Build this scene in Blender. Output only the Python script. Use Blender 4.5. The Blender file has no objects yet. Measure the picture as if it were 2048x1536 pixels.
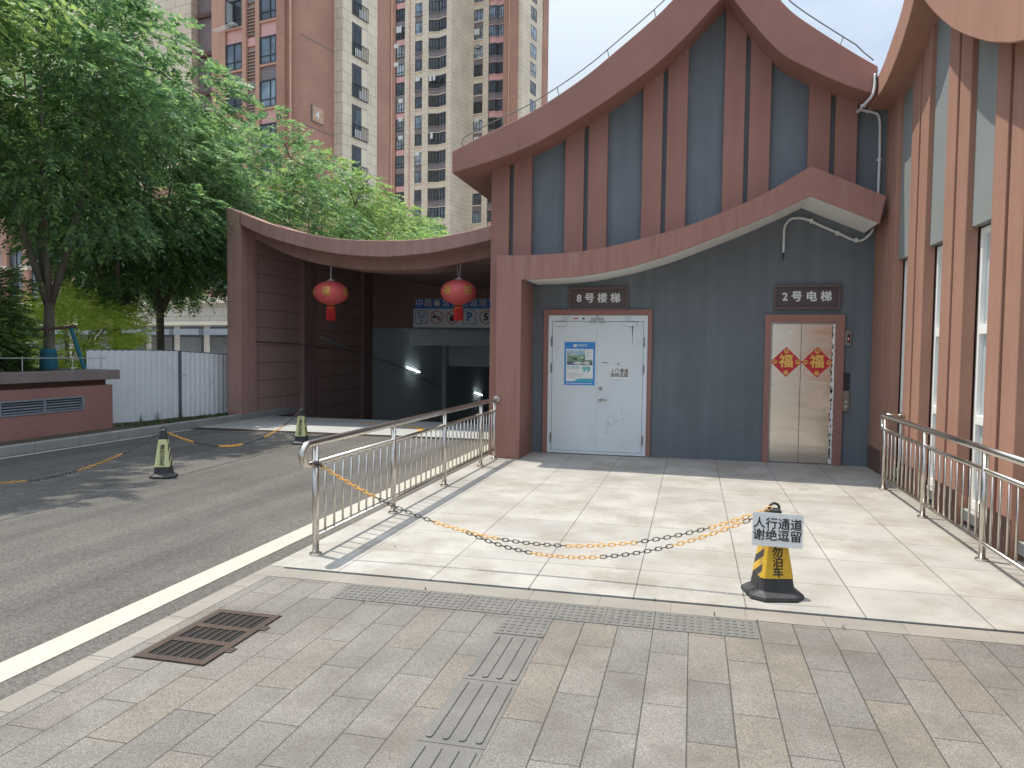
import bpy, bmesh, math, random
import numpy as np
from mathutils import Vector, Matrix
R=math.radians; PI=math.pi
sc=bpy.context.scene; COL=sc.collection
random.seed(7); rng=np.random.default_rng(7)

# ------------------------------------------------------------------ camera
PITCH=R(2.6); ROLL=R(0.7); YAW=math.atan(361/1500)
cam=bpy.data.cameras.new('camera'); cam.sensor_width=36; cam.lens=36*1500/2048
cam.clip_start=0.05; cam.clip_end=3000
co=bpy.data.objects.new('camera',cam); COL.objects.link(co); sc.camera=co
fw=Vector((-math.sin(YAW)*math.cos(PITCH),math.cos(YAW)*math.cos(PITCH),-math.sin(PITCH)))
rt=Vector((math.cos(YAW),math.sin(YAW),0)); up=rt.cross(fw)
r2=math.cos(ROLL)*rt+math.sin(ROLL)*up; u2=-math.sin(ROLL)*rt+math.cos(ROLL)*up
co.matrix_world=Matrix(((r2.x,u2.x,-fw.x,0),(r2.y,u2.y,-fw.y,0),(r2.z,u2.z,-fw.z,1.6),(0,0,0,1)))

# ------------------------------------------------------------------ light
SUN=Vector((-.34,.115,1.0)).normalized()
w=bpy.data.worlds.new("World"); sc.world=w; w.use_nodes=True
nt=w.node_tree; N=nt.nodes; L=nt.links
bg=N['Background']; bg.inputs[1].default_value=0.15
sky=N.new('ShaderNodeTexSky'); sky.sky_type='NISHITA'; sky.sun_disc=False
sky.sun_elevation=math.asin(SUN.z); sky.sun_rotation=math.atan2(SUN.x,SUN.y)
sky.air_density=1.0; sky.dust_density=1.2; sky.ozone_density=1.2
tc=N.new('ShaderNodeTexCoord'); mp=N.new('ShaderNodeMapping'); mp.inputs['Scale'].default_value=(1,1,2.2)
nz=N.new('ShaderNodeTexNoise'); nz.inputs['Scale'].default_value=1.7; nz.inputs['Detail'].default_value=7; nz.inputs['Roughness'].default_value=.55
cr=N.new('ShaderNodeValToRGB'); cr.color_ramp.elements[0].position=.38; cr.color_ramp.elements[1].position=.62
cr.color_ramp.elements[0].color=(.18,.18,.18,1); cr.color_ramp.elements[1].color=(.95,.95,.95,1)
mx=N.new('ShaderNodeMix'); mx.data_type='RGBA'; mx.inputs[7].default_value=(8.4,10.0,11.8,1)
L.new(tc.outputs['Generated'],mp.inputs[0]); L.new(mp.outputs[0],nz.inputs['Vector']); L.new(nz.outputs['Fac'],cr.inputs[0])
sx=N.new('ShaderNodeSeparateXYZ'); L.new(tc.outputs['Generated'],sx.inputs[0])
hz=N.new('ShaderNodeMapRange'); hz.inputs[1].default_value=0; hz.inputs[2].default_value=1; hz.inputs[3].default_value=.36; hz.inputs[4].default_value=1.75; z2=N.new('ShaderNodeMath'); z2.operation='MULTIPLY'; L.new(sx.outputs[2],z2.inputs[0]); L.new(sx.outputs[2],z2.inputs[1]); L.new(z2.outputs[0],hz.inputs[0])
vs=N.new('ShaderNodeVectorMath'); vs.operation='SCALE'; vs.inputs[0].default_value=(8.0,9.0,10.0); L.new(hz.outputs[0],vs.inputs['Scale']); L.new(vs.outputs[0],mx.inputs[7])
L.new(cr.outputs[0],mx.inputs[0]); L.new(sky.outputs[0],mx.inputs[6]); L.new(mx.outputs[2],bg.inputs[0])
sun=bpy.data.lights.new('sun','SUN'); sun.energy=4.0; sun.angle=R(.6); sun.color=(1,.93,.80)
so=bpy.data.objects.new('sun',sun); COL.objects.link(so); so.rotation_euler=SUN.to_track_quat('Z','Y').to_euler()
sc.view_settings.view_transform='Standard'; sc.view_settings.look='None'
sc.view_settings.exposure=0.3; sc.view_settings.gamma=1
sc.cycles.max_bounces=8; sc.cycles.diffuse_bounces=4; sc.cycles.transparent_max_bounces=6

# ------------------------------------------------------------------ materials
def nm(name):
    m=bpy.data.materials.new(name); m.use_nodes=True; t=m.node_tree
    return m,t,t.nodes,t.links,t.nodes['Principled BSDF']
def mat(name,col,rough=.7,metal=0,var=.12,scale=3.,bump=0,bscale=80.,spec=.5,stretch=(1,1,1),grime=0,gcol=(.1,.09,.08),fine=0,streak=0):
    """plain surface: broad tone variation, optional fine grain, bump and blotchy dirt"""
    m,t,n,l,p=nm(name)
    p.inputs['Roughness'].default_value=rough; p.inputs['Metallic'].default_value=metal
    p.inputs['Specular IOR Level'].default_value=spec
    tc=n.new('ShaderNodeTexCoord'); mp=n.new('ShaderNodeMapping'); mp.inputs['Scale'].default_value=stretch
    l.new(tc.outputs['Object'],mp.inputs[0])
    a=n.new('ShaderNodeTexNoise'); a.inputs['Scale'].default_value=scale; a.inputs['Detail'].default_value=6; a.inputs['Roughness'].default_value=.6
    l.new(mp.outputs[0],a.inputs['Vector'])
    r=n.new('ShaderNodeMapRange'); r.inputs[1].default_value=.3; r.inputs[2].default_value=.7
    r.inputs[3].default_value=1-var; r.inputs[4].default_value=1+var; l.new(a.outputs['Fac'],r.inputs[0])
    val=r.outputs[0]
    if fine:
        f=n.new('ShaderNodeTexNoise'); f.inputs['Scale'].default_value=bscale; f.inputs['Detail'].default_value=2
        l.new(tc.outputs['Object'],f.inputs['Vector'])
        fr=n.new('ShaderNodeMapRange'); fr.inputs[1].default_value=.3; fr.inputs[2].default_value=.7
        fr.inputs[3].default_value=1-fine; fr.inputs[4].default_value=1+fine; l.new(f.outputs['Fac'],fr.inputs[0])
        mm=n.new('ShaderNodeMath'); mm.operation='MULTIPLY'; l.new(val,mm.inputs[0]); l.new(fr.outputs[0],mm.inputs[1]); val=mm.outputs[0]
    if streak:
        m3=n.new('ShaderNodeMapping'); m3.inputs['Scale'].default_value=(5,5,.22); l.new(tc.outputs['Object'],m3.inputs[0])
        s3=n.new('ShaderNodeTexNoise'); s3.inputs['Scale'].default_value=1.6; s3.inputs['Detail'].default_value=6; l.new(m3.outputs[0],s3.inputs['Vector'])
        r3=n.new('ShaderNodeMapRange'); r3.inputs[1].default_value=.33; r3.inputs[2].default_value=.67; r3.inputs[3].default_value=1-streak; r3.inputs[4].default_value=1+streak*.7; l.new(s3.outputs['Fac'],r3.inputs[0])
        m4=n.new('ShaderNodeMath'); m4.operation='MULTIPLY'; l.new(val,m4.inputs[0]); l.new(r3.outputs[0],m4.inputs[1]); val=m4.outputs[0]
    vm=n.new('ShaderNodeVectorMath'); vm.operation='SCALE'; vm.inputs[0].default_value=col[:3]; l.new(val,vm.inputs['Scale'])
    out=vm.outputs[0]
    if grime:
        g=n.new('ShaderNodeTexNoise'); g.inputs['Scale'].default_value=scale*2.3; g.inputs['Detail'].default_value=9; g.inputs['Roughness'].default_value=.7
        l.new(mp.outputs[0],g.inputs['Vector'])
        gr=n.new('ShaderNodeMapRange'); gr.inputs[1].default_value=.55; gr.inputs[2].default_value=.75; gr.inputs[3].default_value=0; gr.inputs[4].default_value=grime
        l.new(g.outputs['Fac'],gr.inputs[0])
        gm=n.new('ShaderNodeMix'); gm.data_type='RGBA'; gm.inputs[7].default_value=(*gcol,1)
        l.new(gr.outputs[0],gm.inputs[0]); l.new(out,gm.inputs[6]); out=gm.outputs[2]
    l.new(out,p.inputs['Base Color'])
    if bump:
        b=n.new('ShaderNodeTexNoise'); b.inputs['Scale'].default_value=bscale; b.inputs['Detail'].default_value=4
        l.new(tc.outputs['Object'],b.inputs['Vector'])
        bp=n.new('ShaderNodeBump'); bp.inputs['Strength'].default_value=bump; bp.inputs['Distance'].default_value=.01
        l.new(b.outputs['Fac'],bp.inputs['Height']); l.new(bp.outputs[0],p.inputs['Normal'])
    return m
M={}
BRN=(.325,.172,.143); GRY=(.150,.174,.197)
M['brown']=mat('brown_stucco',BRN,.85,var=.07,scale=1.3,bump=.35,bscale=160,spec=.25,fine=.06,streak=.05)
M['brown2']=mat('wing_stucco',(.385,.212,.158),.85,var=.06,scale=1.6,bump=.55,bscale=130,spec=.25,fine=.08,streak=.06)
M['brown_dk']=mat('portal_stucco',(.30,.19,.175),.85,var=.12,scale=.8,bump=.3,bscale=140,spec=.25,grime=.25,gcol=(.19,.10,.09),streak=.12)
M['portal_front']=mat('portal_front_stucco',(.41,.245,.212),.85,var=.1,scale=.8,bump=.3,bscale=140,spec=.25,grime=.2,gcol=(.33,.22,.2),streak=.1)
M['dark_brown']=mat('dark_brown_stucco',(.13,.07,.058),.9,var=.1,bump=.4,bscale=120)
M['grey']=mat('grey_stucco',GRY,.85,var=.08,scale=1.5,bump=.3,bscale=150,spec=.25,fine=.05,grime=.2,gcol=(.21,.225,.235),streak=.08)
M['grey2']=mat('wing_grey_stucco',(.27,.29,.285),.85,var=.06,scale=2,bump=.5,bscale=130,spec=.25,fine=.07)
M['white']=mat('white_paint',(.86,.87,.84),.6,var=.05,scale=2,grime=.1,gcol=(.5,.48,.42))
M['door']=mat('door_paint',(.66,.72,.75),.42,var=.05,scale=1.6,spec=.5,grime=.16,gcol=(.36,.36,.35))
M['seam']=mat('dark_seam',(.03,.03,.035),.8)
M['steel']=mat('stainless_steel',(.60,.56,.51),.24,metal=1,var=.08,scale=6,stretch=(1,1,14))
M['steel_dk']=mat('worn_steel',(.32,.31,.30),.35,metal=1,var=.12,scale=14)
M['black']=mat('black_plastic',(.022,.024,.028),.45,var=.2,scale=12)
M['rubber']=mat('black_rubber',(.035,.036,.040),.6,var=.25,scale=10,grime=.25,gcol=(.14,.13,.12))
M['yellow']=mat('yellow_plastic',(.72,.36,.03),.4,var=.1,scale=20)
M['red']=mat('red_paper',(.52,.025,.035),.5,var=.1,scale=9)
M['gold']=mat('gold_foil',(.80,.52,.13),.35,metal=.35,var=.12,scale=40)
M['lantern']=mat('lantern_cloth',(.74,.12,.12),.45,var=.1,scale=6)
M['tassel']=mat('red_tassel',(.62,.03,.03),.7,var=.2,scale=60,stretch=(1,1,.1))
M['letter']=mat('white_letter',(.74,.76,.77),.5,var=.03)
M['blackink']=mat('black_ink',(.018,.018,.02),.6)
M['paper']=mat('laminated_paper',(.76,.77,.75),.35,var=.04,scale=8)
M['blue']=mat('poster_blue',(.03,.24,.62),.4,var=.05)
M['teal']=mat('poster_teal',(.05,.42,.50),.4,var=.05)
M['signblue']=mat('sign_blue',(.03,.20,.66),.4)
M['signgrey']=mat('sign_white',(.82,.84,.85),.4,var=.05)
M['signred']=mat('sign_red',(.62,.06,.06),.4)
M['conc']=mat('light_concrete',(.36,.365,.36),.85,var=.12,scale=.9,bump=.25,bscale=60,fine=.08,grime=.2,gcol=(.25,.25,.24))
M['kerb']=mat('kerb_stone',(.30,.30,.285),.85,var=.15,scale=2,bump=.4,bscale=70,fine=.12)
M['tunnel']=mat('tunnel_paint',(.74,.77,.79),.8,var=.06,scale=.7)
M['roadpaint']=mat('road_paint',(.41,.39,.335),.75,var=.06,scale=3,fine=.1,bscale=45,grime=.45,gcol=(.34,.32,.28))
M['yellowpaint']=mat('yellow_road_paint',(.62,.36,.08),.75,var=.1,fine=.1)
M['rust']=mat('rusty_iron',(.062,.043,.034),.75,metal=.2,var=.25,scale=7,bump=.5,bscale=150,grime=.6,gcol=(.14,.06,.028))
M['dark']=mat('near_black',(.008,.008,.008),.9)
M['galv']=mat('painted_sheet_metal',(.84,.88,.91),.45,var=.05,scale=1.2,grime=.4,gcol=(.40,.38,.34))
M['galv_dk']=mat('steel_post',(.14,.17,.19),.5,var=.15)
M['gsheet']=mat('paved_ground',(.30,.29,.27),.9,var=.15,scale=.2)
M['louvre']=mat('grey_louvre',(.26,.29,.32),.5,var=.1)
M['pvc']=mat('white_pvc',(.66,.68,.68),.45,var=.05)
M['wire']=mat('grey_wire',(.16,.17,.18),.5,metal=.6)
M['wirelt']=mat('pale_wire',(.50,.52,.52),.5,metal=.3)
M['bark']=mat('tree_bark',(.17,.145,.115),.9,var=.3,scale=7,bump=.8,bscale=30,stretch=(1,1,.35))
M['bluewrap']=mat('blue_fabric_wrap',(.03,.17,.23),.8,var=.2,scale=12,bump=.6,bscale=40)
M['stone']=mat('beige_stone',(.70,.61,.49),.8,var=.07,scale=.4)
M['spandrel']=mat('dark_spandrel',(.22,.19,.20),.8,var=.08)
M['pink']=mat('pink_spandrel',(.66,.38,.36),.8,var=.06)
M['winframe']=mat('dark_window_frame',(.05,.055,.06),.5)
M['trim']=mat('brown_trim',(.50,.29,.21),.8,var=.08)
M['pipe']=mat('painted_drainpipe',(.66,.40,.31),.6)
M['acwhite']=mat('white_appliance',(.62,.63,.62),.5,var=.05)
M['brown_dk2']=mat('planter_stucco',(.35,.178,.147),.85,var=.1,scale=1.1,bump=.3,bscale=140,grime=.2,gcol=(.2,.12,.11)); M['coping']=mat('coping_stone',(.24,.19,.175),.8,var=.12,scale=2,bump=.3,bscale=90)
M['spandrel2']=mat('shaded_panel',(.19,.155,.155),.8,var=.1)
M['louvre2']=mat('brown_louvre',(.34,.25,.21),.7,var=.1)
M['soil']=mat('soil',(.08,.065,.045),.95,var=.3,scale=4,bump=.8,bscale=20)

def glass(name,col,rough=.08,curtain=.0):
    m,t,n,l,p=nm(name); p.inputs['Roughness'].default_value=rough; p.inputs['Specular IOR Level'].default_value=.9
    oi=n.new('ShaderNodeObjectInfo'); r=n.new('ShaderNodeMapRange'); r.inputs[3].default_value=.45; r.inputs[4].default_value=2.1
    l.new(oi.outputs['Random'],r.inputs[0])
    tc=n.new('ShaderNodeTexCoord'); a=n.new('ShaderNodeTexNoise'); a.inputs['Scale'].default_value=1.1; a.inputs['Detail'].default_value=3
    l.new(tc.outputs['Object'],a.inputs['Vector'])
    r3=n.new('ShaderNodeMapRange'); r3.inputs[1].default_value=.35; r3.inputs[2].default_value=.65; r3.inputs[3].default_value=.6; r3.inputs[4].default_value=1.4
    l.new(a.outputs['Fac'],r3.inputs[0])
    mu=n.new('ShaderNodeMath'); mu.operation='MULTIPLY'; l.new(r.outputs[0],mu.inputs[0]); l.new(r3.outputs[0],mu.inputs[1])
    vm=n.new('ShaderNodeVectorMath'); vm.operation='SCALE'; vm.inputs[0].default_value=col; l.new(mu.outputs[0],vm.inputs['Scale'])
    l.new(vm.outputs[0],p.inputs['Base Color']); return m
M['glass']=glass('window_glass',(.13,.17,.21))
M['glass_dk']=glass('dark_window_glass',(.035,.042,.05))
M['glass_pale']=mat('pale_glass',(.42,.46,.48),.12,var=.1,scale=2,spec=.8)
M['curtain']=glass('curtained_glass',(.24,.28,.31),.15)

def bricks(name,c1,c2,mortar,bw,bh,rough=.85,msize=.012,off=.5,bias=0):
    """brick / cladding coursing on walls: uses the horizontal run |x|+|y| and z"""
    m,t,n,l,p=nm(name); p.inputs['Roughness'].default_value=rough; p.inputs['Specular IOR Level'].default_value=.25
    tc=n.new('ShaderNodeTexCoord'); sp=n.new('ShaderNodeSeparateXYZ'); l.new(tc.outputs['Object'],sp.inputs[0])
    ad=n.new('ShaderNodeMath'); ad.operation='ADD'; l.new(sp.outputs[0],ad.inputs[0]); l.new(sp.outputs[1],ad.inputs[1])
    cb=n.new('ShaderNodeCombineXYZ'); l.new(ad.outputs[0],cb.inputs[0]); l.new(sp.outputs[2],cb.inputs[1])
    b=n.new('ShaderNodeTexBrick'); b.offset=off; b.inputs['Scale'].default_value=1; b.inputs['Brick Width'].default_value=bw; b.inputs['Row Height'].default_value=bh
    b.inputs['Mortar Size'].default_value=msize; b.inputs['Mortar Smooth'].default_value=.2; b.inputs['Bias'].default_value=bias
    b.inputs['Color1'].default_value=(*c1,1); b.inputs['Color2'].default_value=(*c2,1); b.inputs['Mortar'].default_value=(*mortar,1)
    l.new(cb.outputs[0],b.inputs['Vector'])
    a=n.new('ShaderNodeTexNoise'); a.inputs['Scale'].default_value=.35; a.inputs['Detail'].default_value=6; l.new(tc.outputs['Object'],a.inputs['Vector'])
    r=n.new('ShaderNodeMapRange'); r.inputs[1].default_value=.3; r.inputs[2].default_value=.7; r.inputs[3].default_value=.88; r.inputs[4].default_value=1.1
    l.new(a.outputs['Fac'],r.inputs[0])
    vm=n.new('ShaderNodeVectorMath'); vm.operation='SCALE'; l.new(b.outputs['Color'],vm.inputs[0]); l.new(r.outputs[0],vm.inputs['Scale'])
    l.new(vm.outputs[0],p.inputs['Base Color'])
    return m
M['brick']=bricks('red_brick_tile',(.47,.262,.197),(.42,.232,.172),(.31,.177,.138),.24,.09)  # lightened tones, distance haze on the towers is put into the brick colour
M['cladding']=bricks('beige_cladding',(.70,.61,.49),(.67,.58,.465),(.36,.31,.25),1.1,.75,msize=.02)
M['panelwall']=bricks('portal_panels',(.43,.272,.245),(.422,.266,.24),(.17,.11,.10),1.25,.41,msize=.009,off=0)
M['podstone']=bricks('podium_stone',(.50,.46,.40),(.48,.44,.38),(.27,.24,.2),.8,.6,msize=.02)

def M_math(n,l,op,a,b=None,c=None):
    x=n.new('ShaderNodeMath'); x.operation=op
    for i,v in enumerate((a,b,c)):
        if v is None: continue
        if isinstance(v,(int,float)): x.inputs[i].default_value=v
        else: l.new(v,x.inputs[i])
    return x.outputs[0]
def tile_mat(name,x0,y0,wx,wy,stag,cols,joint,jcol,speck,bumpy,stain,scol,rough=.75):
    """stone paving: each stone picks its own tone, thin dark joints, speckle, stains"""
    m,t,n,l,p=nm(name); p.inputs['Roughness'].default_value=rough; p.inputs['Specular IOR Level'].default_value=.3
    tc=n.new('ShaderNodeTexCoord'); sp=n.new('ShaderNodeSeparateXYZ'); l.new(tc.outputs['Object'],sp.inputs[0])
    u=M_math(n,l,'DIVIDE',M_math(n,l,'SUBTRACT',sp.outputs[0],x0),wx)
    cu=M_math(n,l,'FLOOR',u)
    odd=M_math(n,l,'FLOORED_MODULO',cu,2.0)
    v=M_math(n,l,'DIVIDE',M_math(n,l,'SUBTRACT',M_math(n,l,'SUBTRACT',sp.outputs[1],y0),M_math(n,l,'MULTIPLY',odd,stag)),wy)
    cv=M_math(n,l,'FLOOR',v)
    fu=M_math(n,l,'FRACT',u); fv=M_math(n,l,'FRACT',v)
    du=M_math(n,l,'MULTIPLY',M_math(n,l,'MINIMUM',fu,M_math(n,l,'SUBTRACT',1.0,fu)),wx)
    dv=M_math(n,l,'MULTIPLY',M_math(n,l,'MINIMUM',fv,M_math(n,l,'SUBTRACT',1.0,fv)),wy)
    wn=n.new('ShaderNodeTexWhiteNoise'); wn.noise_dimensions='2D'
    cb=n.new('ShaderNodeCombineXYZ'); l.new(cu,cb.inputs[0]); l.new(cv,cb.inputs[1]); l.new(cb.outputs[0],wn.inputs['Vector'])
    # joint width varies from stone to stone
    jw=M_math(n,l,'MULTIPLY_ADD',wn.outputs['Value'],joint*.5,joint*.6)
    d=M_math(n,l,'MINIMUM',du,dv)
    jm=n.new('ShaderNodeMapRange'); jm.inputs[1].default_value=0; jm.inputs[3].default_value=1; jm.inputs[4].default_value=0
    l.new(d,jm.inputs[0]); l.new(jw,jm.inputs[2]); 
    ramp=n.new('ShaderNodeValToRGB'); ramp.color_ramp.interpolation='CONSTANT'
    el=ramp.color_ramp.elements
    while len(el)<len(cols): el.new(.5)
    for i,c in enumerate(cols): el[i].position=i/len(cols); el[i].color=(*c,1)
    l.new(wn.outputs['Value'],ramp.inputs[0])
    f=n.new('ShaderNodeTexNoise'); f.inputs['Scale'].default_value=170; f.inputs['Detail'].default_value=3; f.inputs['Roughness'].default_value=.8
    l.new(tc.outputs['Object'],f.inputs['Vector'])
    g=n.new('ShaderNodeTexNoise'); g.inputs['Scale'].default_value=2.2; g.inputs['Detail'].default_value=7; l.new(tc.outputs['Object'],g.inputs['Vector'])
    fs=n.new('ShaderNodeMapRange'); fs.inputs[1].default_value=.3; fs.inputs[2].default_value=.7; fs.inputs[3].default_value=1-speck; fs.inputs[4].default_value=1+speck; l.new(f.outputs['Fac'],fs.inputs[0])
    gs=n.new('ShaderNodeMapRange'); gs.inputs[1].default_value=.3; gs.inputs[2].default_value=.7; gs.inputs[3].default_value=.86; gs.inputs[4].default_value=1.12; l.new(g.outputs['Fac'],gs.inputs[0])
    vm=n.new('ShaderNodeVectorMath'); vm.operation='SCALE'; l.new(ramp.outputs[0],vm.inputs[0]); l.new(M_math(n,l,'MULTIPLY',fs.outputs[0],gs.outputs[0]),vm.inputs['Scale'])
    st=n.new('ShaderNodeTexNoise'); st.inputs['Scale'].default_value=1.3; st.inputs['Detail'].default_value=10; st.inputs['Roughness'].default_value=.72
    l.new(tc.outputs['Object'],st.inputs['Vector'])
    sr=n.new('ShaderNodeMapRange'); sr.inputs[1].default_value=.47; sr.inputs[2].default_value=.62; sr.inputs[3].default_value=0; sr.inputs[4].default_value=stain; l.new(st.outputs['Fac'],sr.inputs[0])
    m1=n.new('ShaderNodeMix'); m1.data_type='RGBA'; m1.inputs[7].default_value=(*scol,1); l.new(sr.outputs[0],m1.inputs[0]); l.new(vm.outputs[0],m1.inputs[6])
    m2=n.new('ShaderNodeMix'); m2.data_type='RGBA'; m2.inputs[7].default_value=(*jcol,1); l.new(jm.outputs[0],m2.inputs[0]); l.new(m1.outputs[2],m2.inputs[6])
    l.new(m2.outputs[2],p.inputs['Base Color'])
    h=M_math(n,l,'SUBTRACT',M_math(n,l,'MULTIPLY',f.outputs['Fac'],.25),jm.outputs[0])
    bp=n.new('ShaderNodeBump'); bp.inputs['Strength'].default_value=bumpy; bp.inputs['Distance'].default_value=.004
    l.new(h,bp.inputs['Height']); l.new(bp.outputs[0],p.inputs['Normal'])
    return m
M['paver']=tile_mat('granite_pavers',.01,3.12,.2,.6,.3,
    [(0.182,0.166,0.150),(0.191,0.170,0.152),(0.173,0.161,0.148),(0.198,0.184,0.167),(0.188,0.166,0.142),(0.179,0.167,0.154),(0.156,0.145,0.135),(0.191,0.177,0.159)],
    .0052,(0.036,0.032,0.028),.72,.6,.62,(0.118,0.105,0.09))
M['tile']=tile_mat('granite_slabs',-1.74,4.80,.7,.7,0,
    [(.366,.350,.327),(.382,.366,.341),(.345,.330,.309),(.372,.356,.332)],.006,(.065,.057,.048),.5,.5,.85,(.275,.252,.215))
M['band']=tile_mat('granite_border',-1.45,4.66,.45,.30,0,[(.255,.232,.205),(.265,.24,.212),(.245,.225,.20)],.003,(.1,.09,.08),.2,.3,.3,(.21,.19,.165))
M['tactile']=mat('tactile_granite',(.145,.139,.129),.8,var=.12,scale=5,bump=.4,bscale=150,fine=.22,grime=.2,gcol=(.2,.18,.15))

def asphalt():
    m,t,n,l,p=nm('asphalt'); p.inputs['Roughness'].default_value=.88; p.inputs['Specular IOR Level'].default_value=.3
    tc=n.new('ShaderNodeTexCoord')
    v=n.new('ShaderNodeTexVoronoi'); v.inputs['Scale'].default_value=75; l.new(tc.outputs['Object'],v.inputs['Vector'])
    f=n.new('ShaderNodeTexNoise'); f.inputs['Scale'].default_value=110; f.inputs['Detail'].default_value=4; l.new(tc.outputs['Object'],f.inputs['Vector'])
    b=n.new('ShaderNodeTexNoise'); b.inputs['Scale'].default_value=.55; b.inputs['Detail'].default_value=7; l.new(tc.outputs['Object'],b.inputs['Vector'])
    mp=n.new('ShaderNodeMapping'); mp.inputs['Scale'].default_value=(6,.35,1); l.new(tc.outputs['Object'],mp.inputs[0])
    tr=n.new('ShaderNodeTexNoise'); tr.inputs['Scale'].default_value=.5; tr.inputs['Detail'].default_value=4; l.new(mp.outputs[0],tr.inputs['Vector'])
    r=n.new('ShaderNodeValToRGB'); e=r.color_ramp.elements
    e[0].position=.3; e[0].color=(.086,.081,.075,1); e[1].position=.72; e[1].color=(.130,.122,.112,1); l.new(b.outputs['Fac'],r.inputs[0])
    k=n.new('ShaderNodeMapRange'); k.inputs[1].default_value=.3; k.inputs[2].default_value=.72; k.inputs[3].default_value=.6; k.inputs[4].default_value=1.42; l.new(f.outputs['Fac'],k.inputs[0])
    k2=n.new('ShaderNodeMapRange'); k2.inputs[1].default_value=.35; k2.inputs[2].default_value=.65; k2.inputs[3].default_value=.84; k2.inputs[4].default_value=1.14; l.new(tr.outputs['Fac'],k2.inputs[0])
    k3=n.new('ShaderNodeSeparateColor'); l.new(v.outputs['Color'],k3.inputs[0])
    k4=M_math(n,l,'MULTIPLY_ADD',k3.outputs[0],.5,.75)
    sc_=M_math(n,l,'MULTIPLY',M_math(n,l,'MULTIPLY',k.outputs[0],k2.outputs[0]),k4)
    vm=n.new('ShaderNodeVectorMath'); vm.operation='SCALE'; l.new(r.outputs[0],vm.inputs[0]); l.new(sc_,vm.inputs['Scale'])
    l.new(vm.outputs[0],p.inputs['Base Color'])
    bp=n.new('ShaderNodeBump'); bp.inputs['Strength'].default_value=.7; bp.inputs['Distance'].default_value=.006
    l.new(v.outputs['Distance'],bp.inputs['Height']); l.new(bp.outputs[0],p.inputs['Normal']); return m
M['asphalt']=asphalt()
def beam_mat():
    """brown stucco with pale run-off streaks below the top edge"""
    m,t,n,l,p=nm('streaked_brown_stucco'); p.inputs['Roughness'].default_value=.85; p.inputs['Specular IOR Level'].default_value=.25
    tc=n.new('ShaderNodeTexCoord'); mp=n.new('ShaderNodeMapping'); mp.inputs['Scale'].default_value=(14,1,.9); l.new(tc.outputs['Object'],mp.inputs[0])
    a=n.new('ShaderNodeTexNoise'); a.inputs['Scale'].default_value=1; a.inputs['Detail'].default_value=5; l.new(mp.outputs[0],a.inputs['Vector'])
    b=n.new('ShaderNodeTexNoise'); b.inputs['Scale'].default_value=1.1; b.inputs['Detail'].default_value=4; l.new(tc.outputs['Object'],b.inputs['Vector'])
    r=n.new('ShaderNodeMapRange'); r.inputs[1].default_value=.54; r.inputs[2].default_value=.74; r.inputs[4].default_value=.75; l.new(a.outputs['Fac'],r.inputs[0])
    r2=n.new('ShaderNodeMapRange'); r2.inputs[1].default_value=.45; r2.inputs[2].default_value=.65; l.new(b.outputs['Fac'],r2.inputs[0])
    sx_=n.new('ShaderNodeSeparateXYZ'); l.new(tc.outputs['Object'],sx_.inputs[0])
    dx=M_math(n,l,'ABSOLUTE',M_math(n,l,'ADD',sx_.outputs[0],2.05))
    lm=n.new('ShaderNodeMapRange'); lm.inputs[1].default_value=.35; lm.inputs[2].default_value=.85; lm.inputs[3].default_value=1.5; lm.inputs[4].default_value=.3; l.new(dx,lm.inputs[0])
    zf=n.new('ShaderNodeMapRange'); zf.inputs[1].default_value=2.45; zf.inputs[2].default_value=2.9; l.new(sx_.outputs[2],zf.inputs[0])
    f=M_math(n,l,'MULTIPLY',M_math(n,l,'MULTIPLY',r.outputs[0],M_math(n,l,'MAXIMUM',r2.outputs[0],.35)),M_math(n,l,'MULTIPLY',lm.outputs[0],zf.outputs[0]))
    f=M_math(n,l,'MINIMUM',f,.8)
    rd=n.new('ShaderNodeMapRange'); rd.inputs[1].default_value=.25; rd.inputs[2].default_value=.45; rd.inputs[3].default_value=.80; rd.inputs[4].default_value=1.05; l.new(a.outputs['Fac'],rd.inputs[0])
    vm=n.new('ShaderNodeVectorMath'); vm.operation='SCALE'; vm.inputs[0].default_value=BRN; l.new(rd.outputs[0],vm.inputs['Scale'])
    mx=n.new('ShaderNodeMix'); mx.data_type='RGBA'; mx.inputs[7].default_value=(.44,.38,.36,1); l.new(f,mx.inputs[0]); l.new(vm.outputs[0],mx.inputs[6])
    l.new(mx.outputs[2],p.inputs['Base Color'])
    bn=n.new('ShaderNodeTexNoise'); bn.inputs['Scale'].default_value=150; l.new(tc.outputs['Object'],bn.inputs['Vector'])
    bp=n.new('ShaderNodeBump'); bp.inputs['Strength'].default_value=.3; bp.inputs['Distance'].default_value=.01; l.new(bn.outputs['Fac'],bp.inputs['Height']); l.new(bp.outputs[0],p.inputs['Normal'])
    return m
M['beam']=beam_mat()
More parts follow.
